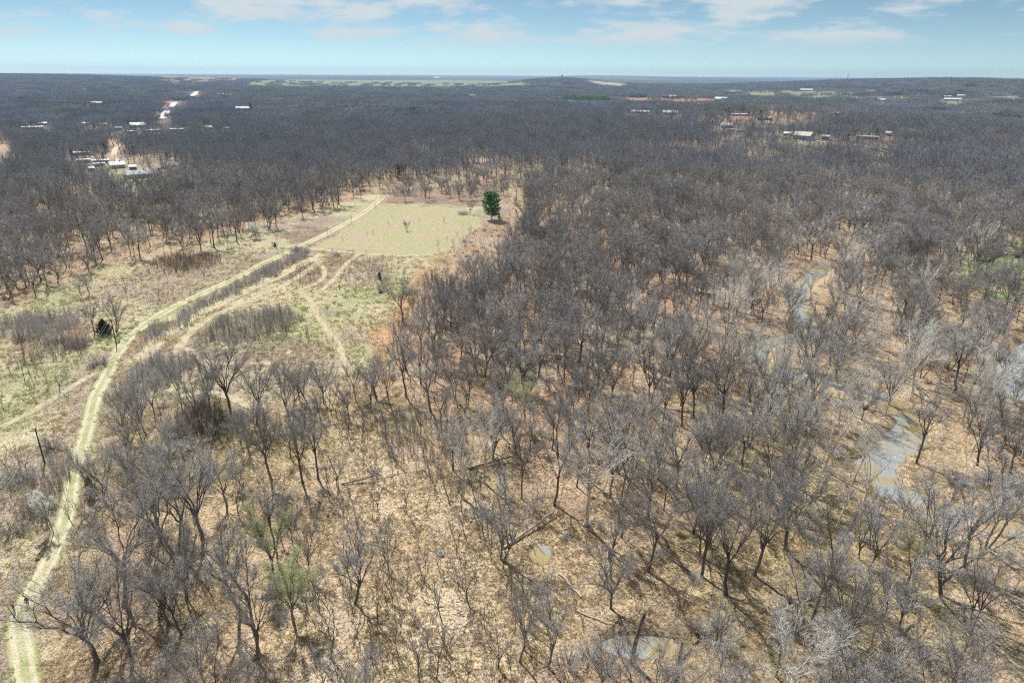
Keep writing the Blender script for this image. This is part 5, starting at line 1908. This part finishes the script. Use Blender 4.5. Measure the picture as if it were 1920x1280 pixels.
for a, b_, yw_, pc_, lb in [(304, 317, 60, (.05, .08, .07), 'dark green pickup right of the long grey roofed house'), (327, 314, 20, (.04, .035, .035), 'black pickup farther right of the long grey roofed house'),
                            (174, 292, 10, (.10, .07, .05), 'dark brown pickup right of the leftmost mobile home'), (366, 313, 20, (.7, .7, .7), 'white pickup among trees right of the left clearing'),
                            (1885, 478, 5, (.75, .77, .78), 'white topped pickup by the right hand pasture'), (1912, 482, -8, (.12, .14, .15), 'dark pickup at the right edge beside the pasture')]:
    q = G(a, b_)
    vehicle(float(q[0]), float(q[1]), yw_, pc_, lb)

# towers on the hills
def tower(x, y, H, w, label, ct, nm, material, top=None):
    z = tz(x, y)
    e = empty(nm, (x, y, z), 0, label=label, category=ct)
    V_, T_ = tubes(np.array([[[0, 0, -2], [0, 0, H * .5], [0, 0, H]]]), np.array([[w, w * .8, w * .6]]), 8)
    link('shaft', mk('shaft', V_, T_, [material]), e)
    if top:
        V_, T_ = tubes(np.array([[[0, 0, H - .1], [0, 0, H + .4], [0, 0, H + top], [0, 0, H + top + 1]]]), np.array([[w * .6, w * 1.3, w * 1.3, .1]]), 10)
        link('head', mk('head', V_, T_, [material]), e)


q = far_pt(1054, 4250)
tower(q[0], q[1], 22, 4.5, 'stone tower on top of the dark round hill at the horizon', 'tower', 'lookout_tower', colmat('dark_stone', (.12, .12, .12)), 4)
q = far_pt(1591, 4450)
tower(q[0], q[1], 34, 1.8, 'thin communication mast on the right hand ridge', 'mast', 'communication_mast', colmat('mast_steel', (.2, .2, .22)), 3)

# ------------------------------------------------------------------ utility poles and wires
PW = colmat('pole_wood', (.10, .085, .07), .9, .1)
pole_xy = [np.array(G(84, 868))]
p2 = np.array([pole_xy[0][0] - 21.0, pole_xy[0][1] + 66.0])
p0 = np.array([pole_xy[0][0] + 21.0, pole_xy[0][1] - 66.0])
line_pts = [p0, pole_xy[0], p2]
tops = []
for i, p in enumerate(line_pts):
    z = tz(*p)
    ang = math.atan2(66, -21)
    tops.append((p, z))
    if i == 0:
        pass
    lb = ['utility pole standing off the left edge of the view', 'dark wooden utility pole left of the farm track beside the brown brush', 'wooden utility pole behind the dark cedar'][i]
    e = empty('utility_pole', (float(p[0]), float(p[1]), z), ang, label=lb, category='utility pole')
    V_, T_ = tubes(np.array([[[0, 0, -.5], [0, 0, 4], [0, 0, 8.0]]]), np.array([[.17, .15, .12]]), 8)
    link('pole', mk('pole', V_, T_, [PW]), e)
    V_, Q_ = box(-.06, .06, -1.1, 1.1, 7.5, 7.62)
    link('crossarm', polys('crossarm', V_, Q_.tolist(), [PW]), e)
    for wy in (-1.0, 0.35, 1.0):
        V_, T_ = tubes(np.array([[[0, wy, 7.62], [0, wy, 7.74], [0, wy, 7.8]]]), np.array([[.05, .07, .03]]), 6)
        link('insulator', mk('insulator', V_, T_, [colmat('porcelain', (.4, .4, .38), .3, .5)]), e)
WM = colmat('wire', (.42, .42, .40), .4, .5)
for wy, lb in ((-1.0, 'left'), (.35, 'middle'), (1.0, 'right')):
    Pw = []
    for (pa, za), (pb, zb) in zip(tops[:-1], tops[1:]):
        nrm = unit(np.array([pb[1] - pa[1], -(pb[0] - pa[0])]))
        for k in range(14):
            t_ = k / 14
            xy = pa * (1 - t_) + pb * t_ - nrm * wy
            Pw.append((xy[0], xy[1], za * (1 - t_) + zb * t_ + 7.8 - 4 * 1.1 * t_ * (1 - t_)))
    Pw.append((*(tops[-1][0] - nrm * wy), tops[-1][1] + 7.8))
    V_, T_ = tubes(np.array([Pw]), np.full((1, len(Pw)), .022), 4)
    link('power_line', mk('power_line', V_, T_, [WM]), label='%s one of three power lines sagging between the utility poles' % lb, category='power line', group='power lines')

# ------------------------------------------------------------------ dead wood
M['snag'] = bark_mat('weathered_snag', (.13, .10, .085), (.30, .26, .23), 2.0, .1)
M['bleached'] = bark_mat('bleached_wood', (.62, .55, .45), (.42, .35, .27), 2.0, .12)


def log_parts(pts, r0, r1, sides, m_, g_, branches=0, bl_=2.5):
    pts = np.array(pts, float)
    n = len(pts)
    rad = np.linspace(r0, r1, n)[None]
    V1 = tubes(pts[None], rad, sides)
    # closed ends
    parts = [V1]
    for endi in (0, n - 1):
        ring = V1[0][endi * sides:(endi + 1) * sides]
        c_ = ring.mean(0, keepdims=True)
        parts.append((np.r_[ring, c_], np.stack([np.arange(sides), (np.arange(sides) + 1) % sides, np.full(sides, sides)], -1)))
    out = [('trunk', mk('trunk', *cat(parts), [m_], smooth_=False))]
    if branches:
        s, tan, t_ = children_of(pts[None], branches, .3, 1, g_)
        d = unit(tan * .8 + g_.normal(size=s.shape) * [.6, .6, .35])
        e_ = s + d * (bl_ * g_.uniform(.5, 1.2, len(s)))[:, None]
        e_[:, 2] = np.maximum(e_[:, 2], .1)
        P = bez(s, (s + e_) / 2 + [0, 0, .2], e_, 4, .05, g_)
        A_ = tubes(P, np.array([[.07, .05, .035, .012]]) * np.ones((len(s), 1)), 4)
        s3, t3, _ = children_of(P, 5, .2, 1, g_)
        e3 = s3 + unit(t3 + g_.normal(size=s3.shape) * .6) * g_.uniform(.4, 1.2, len(s3))[:, None]
        e3[:, 2] = np.maximum(e3[:, 2], .05)
        out.append(('branches', mk('branches', *cat([A_, blades(s3, e3, .03, g_)]), [m_])))
    return out


gd = np.random.default_rng(123)
# broken leaning snag
q = G(1186, 1243)
pr = log_parts([(0, 0, -.3), (.05, .1, 2), (.3, .2, 4.5), (.75, .3, 7), (1.15, .35, 8.4)], .36, .22, 10, M['snag'], gd)
place(pr, 'broken_snag', q[0], q[1], tz(*q), 0, 1, 1, 'tall broken leaning snag with splintered pale top near the bottom edge', 'dead tree', None)
# splinters
sn = bpy.context.scene.objects['broken_snag']
V_, T_ = blades(np.repeat([[1.15, .35, 8.3]], 12, 0) + gd.normal(size=(12, 3)) * .12, np.repeat([[1.3, .4, 9.0]], 12, 0) + gd.normal(size=(12, 3)) * [.25, .25, .3], .14, gd)
link('splinters', mk('splinters', V_, T_, [M['bleached']]), sn)
# forked stump
q = G(1268, 1278)
e = place(log_parts([(0, 0, -.3), (.02, 0, 1.5), (.05, .1, 3.2), (.15, .1, 5.2), (.22, .2, 6.8)], .42, .16, 10, M['snag'], gd), 'forked_stump', q[0], q[1], tz(*q), 0, 1, 1,
          'forked dead stump with one bleached prong at the bottom edge', 'dead tree', None)
link('prong', log_parts([(.05, .05, 2.6), (.6, .2, 3.6), (1.2, .4, 4.6), (1.7, .5, 5.4)], .2, .1, 7, M['snag'], gd)[0][1], e)
link('prong', log_parts([(-.2, .05, .6), (-.12, .05, 3.0), (.02, .1, 5.4), (.05, .1, 7.2)], .16, .06, 7, M['bleached'], gd)[0][1], e)
# logs: px start -> px end
LOGS = [(1048, 1076, 1091, 1120, .20, 'bleached', 0, 'straight bleached log on pale leaf litter in the lower middle'),
        (945, 1028, 1040, 965, .24, 'bleached', 8, 'fallen pale tree with branches left of the tall white sycamore'),
        (1300, 1208, 1330, 1184, .18, 'snag', 4, 'leaning dead trunk behind the forked stump'),
        (880, 880, 962, 862, .26, 'snag', 6, 'dark fallen trunk beside the slender pale sycamore'),
        (640, 908, 700, 902, .16, 'snag', 8, 'dark fallen tree right of the meadow front trees'),
        (1082, 1145, 1140, 1170, .13, 'bleached', 4, 'pale fallen branch below the bleached log'),
        (1590, 1178, 1660, 1150, .14, 'bleached', 5, 'pale crooked branch on the ground in the lower right wood'),
        (1678, 1196, 1712, 1170, .18, 'snag', 0, 'short leaning dead trunk in the lower right wood'),
        (1490, 830, 1545, 870, .2, 'bleached', 3, 'pale log lying by the leaning sycamore'),
        (1390, 540, 1420, 555, .25, 'bleached', 4, 'white dead branch below the big dark oak'),
        (1000, 1150, 1050, 1195, .15, 'snag', 3, 'dark log in the hollow left of the snag'),
        (1510, 640, 1545, 652, .2, 'snag', 3, 'dark log across the upper creek'),
        (1480, 690, 1530, 700, .14, 'bleached', 3, 'pale driftwood beside the narrow creek reach'),
        (1735, 1062, 1790, 1080, .14, 'bleached', 3, 'pale fallen branch below the twin stemmed tree'),
        (1260, 1050, 1295, 1075, .2, 'snag', 0, 'short dark log in the leaf strewn hollow'),
        (1500, 1240, 1560, 1250, .16, 'snag', 3, 'dark log at the bottom edge in the lower right')]
for a0, b0, a1, b1, r, mm, br, lb in LOGS:
    qa, qb = G(a0, b0), G(a1, b1)
    d_ = qb - qa
    pts = [(0, 0, r * .7 + .05)]
    for k in range(1, 6):
        t_ = k / 5
        x, y = d_ * t_
        pts.append((x + gd.normal() * .12, y + gd.normal() * .12, r * .7 + .05 + (.8 if br > 4 else .05) * t_ + tz(qa[0] + x, qa[1] + y) - tz(*qa)))
    place(log_parts(pts, r, r * .55, 8, M[mm], gd, br, 2.6), 'fallen_log', qa[0], qa[1], tz(*qa), 0, 1, 1, lb, 'log', 'fallen logs')

# pale open crate in the straw grass
q = G(826, 1040)
e = empty('wooden_crate', (float(q[0]), float(q[1]), tz(*q)), R_(35), label='small weathered white open crate lying in the straw grass', category='crate')
WC = colmat('weathered_white', (.70, .69, .65), .8, .2)
for sx, sy, lx, ly in ((-.42, 0, .03, .45), (.42, 0, .03, .45), (0, -.42, .388, .03), (0, .42, .388, .03)):
    for zc in (.10, .27, .44):
        V_, Q_ = box(sx - lx, sx + lx, sy - ly, sy + ly, zc - .07, zc + .07)
        link('slat', polys('slat', V_, Q_.tolist(), [WC]), e)
V_, Q_ = box(-.38, .38, -.38, .38, -.02, .025)
link('bottom', polys('bottom', V_, Q_.tolist(), [WC]), e)


# ------------------------------------------------------------------ two people by the end of the track
def skin_mesh(nodes, edges, name, material, parent, sub=1, root=0):
    me_ = bpy.data.meshes.new(name)
    me_.from_pydata([n_[:3] for n_ in nodes], edges, [])
    o = link(name, me_, parent)
    md = o.modifiers.new('skin', 'SKIN')
    for i, n_ in enumerate(nodes):
        sv_ = me_.skin_vertices[0].data[i]
        sv_.radius = (n_[3], n_[4] if len(n_) > 4 else n_[3])
        sv_.use_root = (i == root)
    md.use_smooth_shade = True
    s_ = o.modifiers.new('sub', 'SUBSURF')
    s_.levels = sub
    s_.render_levels = sub
    me_.materials.append(material)
    return o


def person(x, y, rz, jacket, trousers, hairc, label):
    e = empty('person', (x, y, tz(x, y)), rz, label=label, category='person')
    skinm = colmat('skin', (.45, .28, .2), .6, .3)
    N = [(0, 0, .95, .15, .11), (0, 0, 1.15, .13, .10), (0, .0, 1.38, .165, .11), (0, 0, 1.50, .06, .06), (0, .02, 1.58, .07, .08), (0, .02, 1.68, .078, .095), (0, .01, 1.76, .055, .07)]
    E = [(i, i + 1) for i in range(6)]
    for s in (-1, 1):
        b0 = len(N)
        N += [(s * .19, 0, 1.42, .055), (s * .25, -.02, 1.15, .045), (s * .24, .08, .92, .03), (s * .24, .11, .86, .04, .02)]
        E += [(2, b0), (b0, b0 + 1), (b0 + 1, b0 + 2), (b0 + 2, b0 + 3)]
        for k, (fx, L_) in enumerate(((-.03, .075), (-.01, .085), (.012, .08), (.032, .065))):
            i0 = len(N)
            N += [(s * .24 + fx, .125, .83, .0095), (s * .24 + fx, .13, .83 - L_ * .5, .009), (s * .24 + fx, .12, .83 - L_, .007)]
            E += [(b0 + 3, i0), (i0, i0 + 1), (i0 + 1, i0 + 2)]
        i0 = len(N)
        N += [(s * .24 - s * .045, .13, .85, .01), (s * .24 - s * .055, .14, .80, .009)]
        E += [(b0 + 3, i0), (i0, i0 + 1)]
        b1 = len(N)
        N += [(s * .09, 0, .86, .085), (s * .105, .02 * s, .48, .058), (s * .11, .02 * s - .02, .09, .04), (s * .12, .12 + .02 * s, .04, .04, .03)]
        E += [(0, b1), (b1, b1 + 1), (b1 + 1, b1 + 2), (b1 + 2, b1 + 3)]
    body = skin_mesh(N, E, 'body', skinm, e)
    J = [(0, 0, .93, .18, .14), (0, 0, 1.15, .16, .13), (0, 0, 1.40, .19, .14), (0, 0, 1.49, .09, .09)]
    JE = [(0, 1), (1, 2), (2, 3)]
    for s in (-1, 1):
        b0 = len(J)
        J += [(s * .20, 0, 1.41, .08), (s * .26, -.02, 1.15, .065), (s * .245, .07, .94, .05)]
        JE += [(2, b0), (b0, b0 + 1), (b0 + 1, b0 + 2)]
    skin_mesh(J, JE, 'jacket', colmat('jacket_cloth', jacket, .9, .1), e)
    Tn = [(0, 0, .94, .165, .125)]
    TE = []
    for s in (-1, 1):
        b0 = len(Tn)
        Tn += [(s * .09, 0, .85, .10), (s * .105, .02 * s, .48, .075), (s * .11, .02 * s - .02, .10, .06)]
        TE += [(0, b0), (b0, b0 + 1), (b0 + 1, b0 + 2)]
    skin_mesh(Tn, TE, 'trousers', colmat('trouser_cloth', trousers, .9, .1), e)
    skin_mesh([(0, .02, 1.79, .05, .06), (0, -.05, 1.74, .085, .06), (0, -.07, 1.66, .075, .04)], [(0, 1), (1, 2)], 'hair', colmat('hair', hairc, .8, .2), e, root=1)
    for s in (-1, 1):
        skin_mesh([(s * .11, .02 * s - .04, .05, .055, .05), (s * .12, .06 + .02 * s, .045, .05, .045), (s * .122, .15 + .02 * s, .035, .045, .035)], [(0, 1), (1, 2)], 'shoe', colmat('shoe', (.06, .05, .045)), e, root=1)
    # face: nose, eyes and ears as small features on the head
    V_, T_ = blades(np.array([[0, .10, 1.70]]), np.array([[0, .135, 1.655]]), .035, np.random.default_rng(1))
    link('nose', mk('nose', V_, T_, [skinm]), e)
    return e


q = G(28, 1147)
person(float(q[0]), float(q[1]), 2.6, (.03, .035, .04), (.40, .42, .34), (.1, .07, .05), 'person in dark jacket and pale trousers, the one nearer the left edge')
q = G(53, 1135)
person(float(q[0]), float(q[1]), 3.4, (.045, .04, .05), (.08, .10, .11), (.2, .16, .12), 'person in dark clothes, the one nearer the sweeping tree')

# ------------------------------------------------------------------ haze
V_, Q_ = box(-9000, 9000, -400, 17500, -12, 175)
hm = bpy.data.materials.new('haze')
hm.use_nodes = True
ht = hm.node_tree
ht.nodes.clear()
ho = ht.nodes.new('ShaderNodeOutputMaterial')
hv = ht.nodes.new('ShaderNodeVolumePrincipled')
hv.inputs['Color'].default_value = (.50, .70, .96, 1)
hv.inputs['Density'].default_value = 0.000065
hv.inputs['Anisotropy'].default_value = 0.2
ht.links.new(hv.outputs[0], ho.inputs['Volume'])
HZ = polys('haze', V_, Q_.tolist(), [hm])
link('haze', HZ, kind='stuff', label='thin blue air haze over the distance', category='haze')
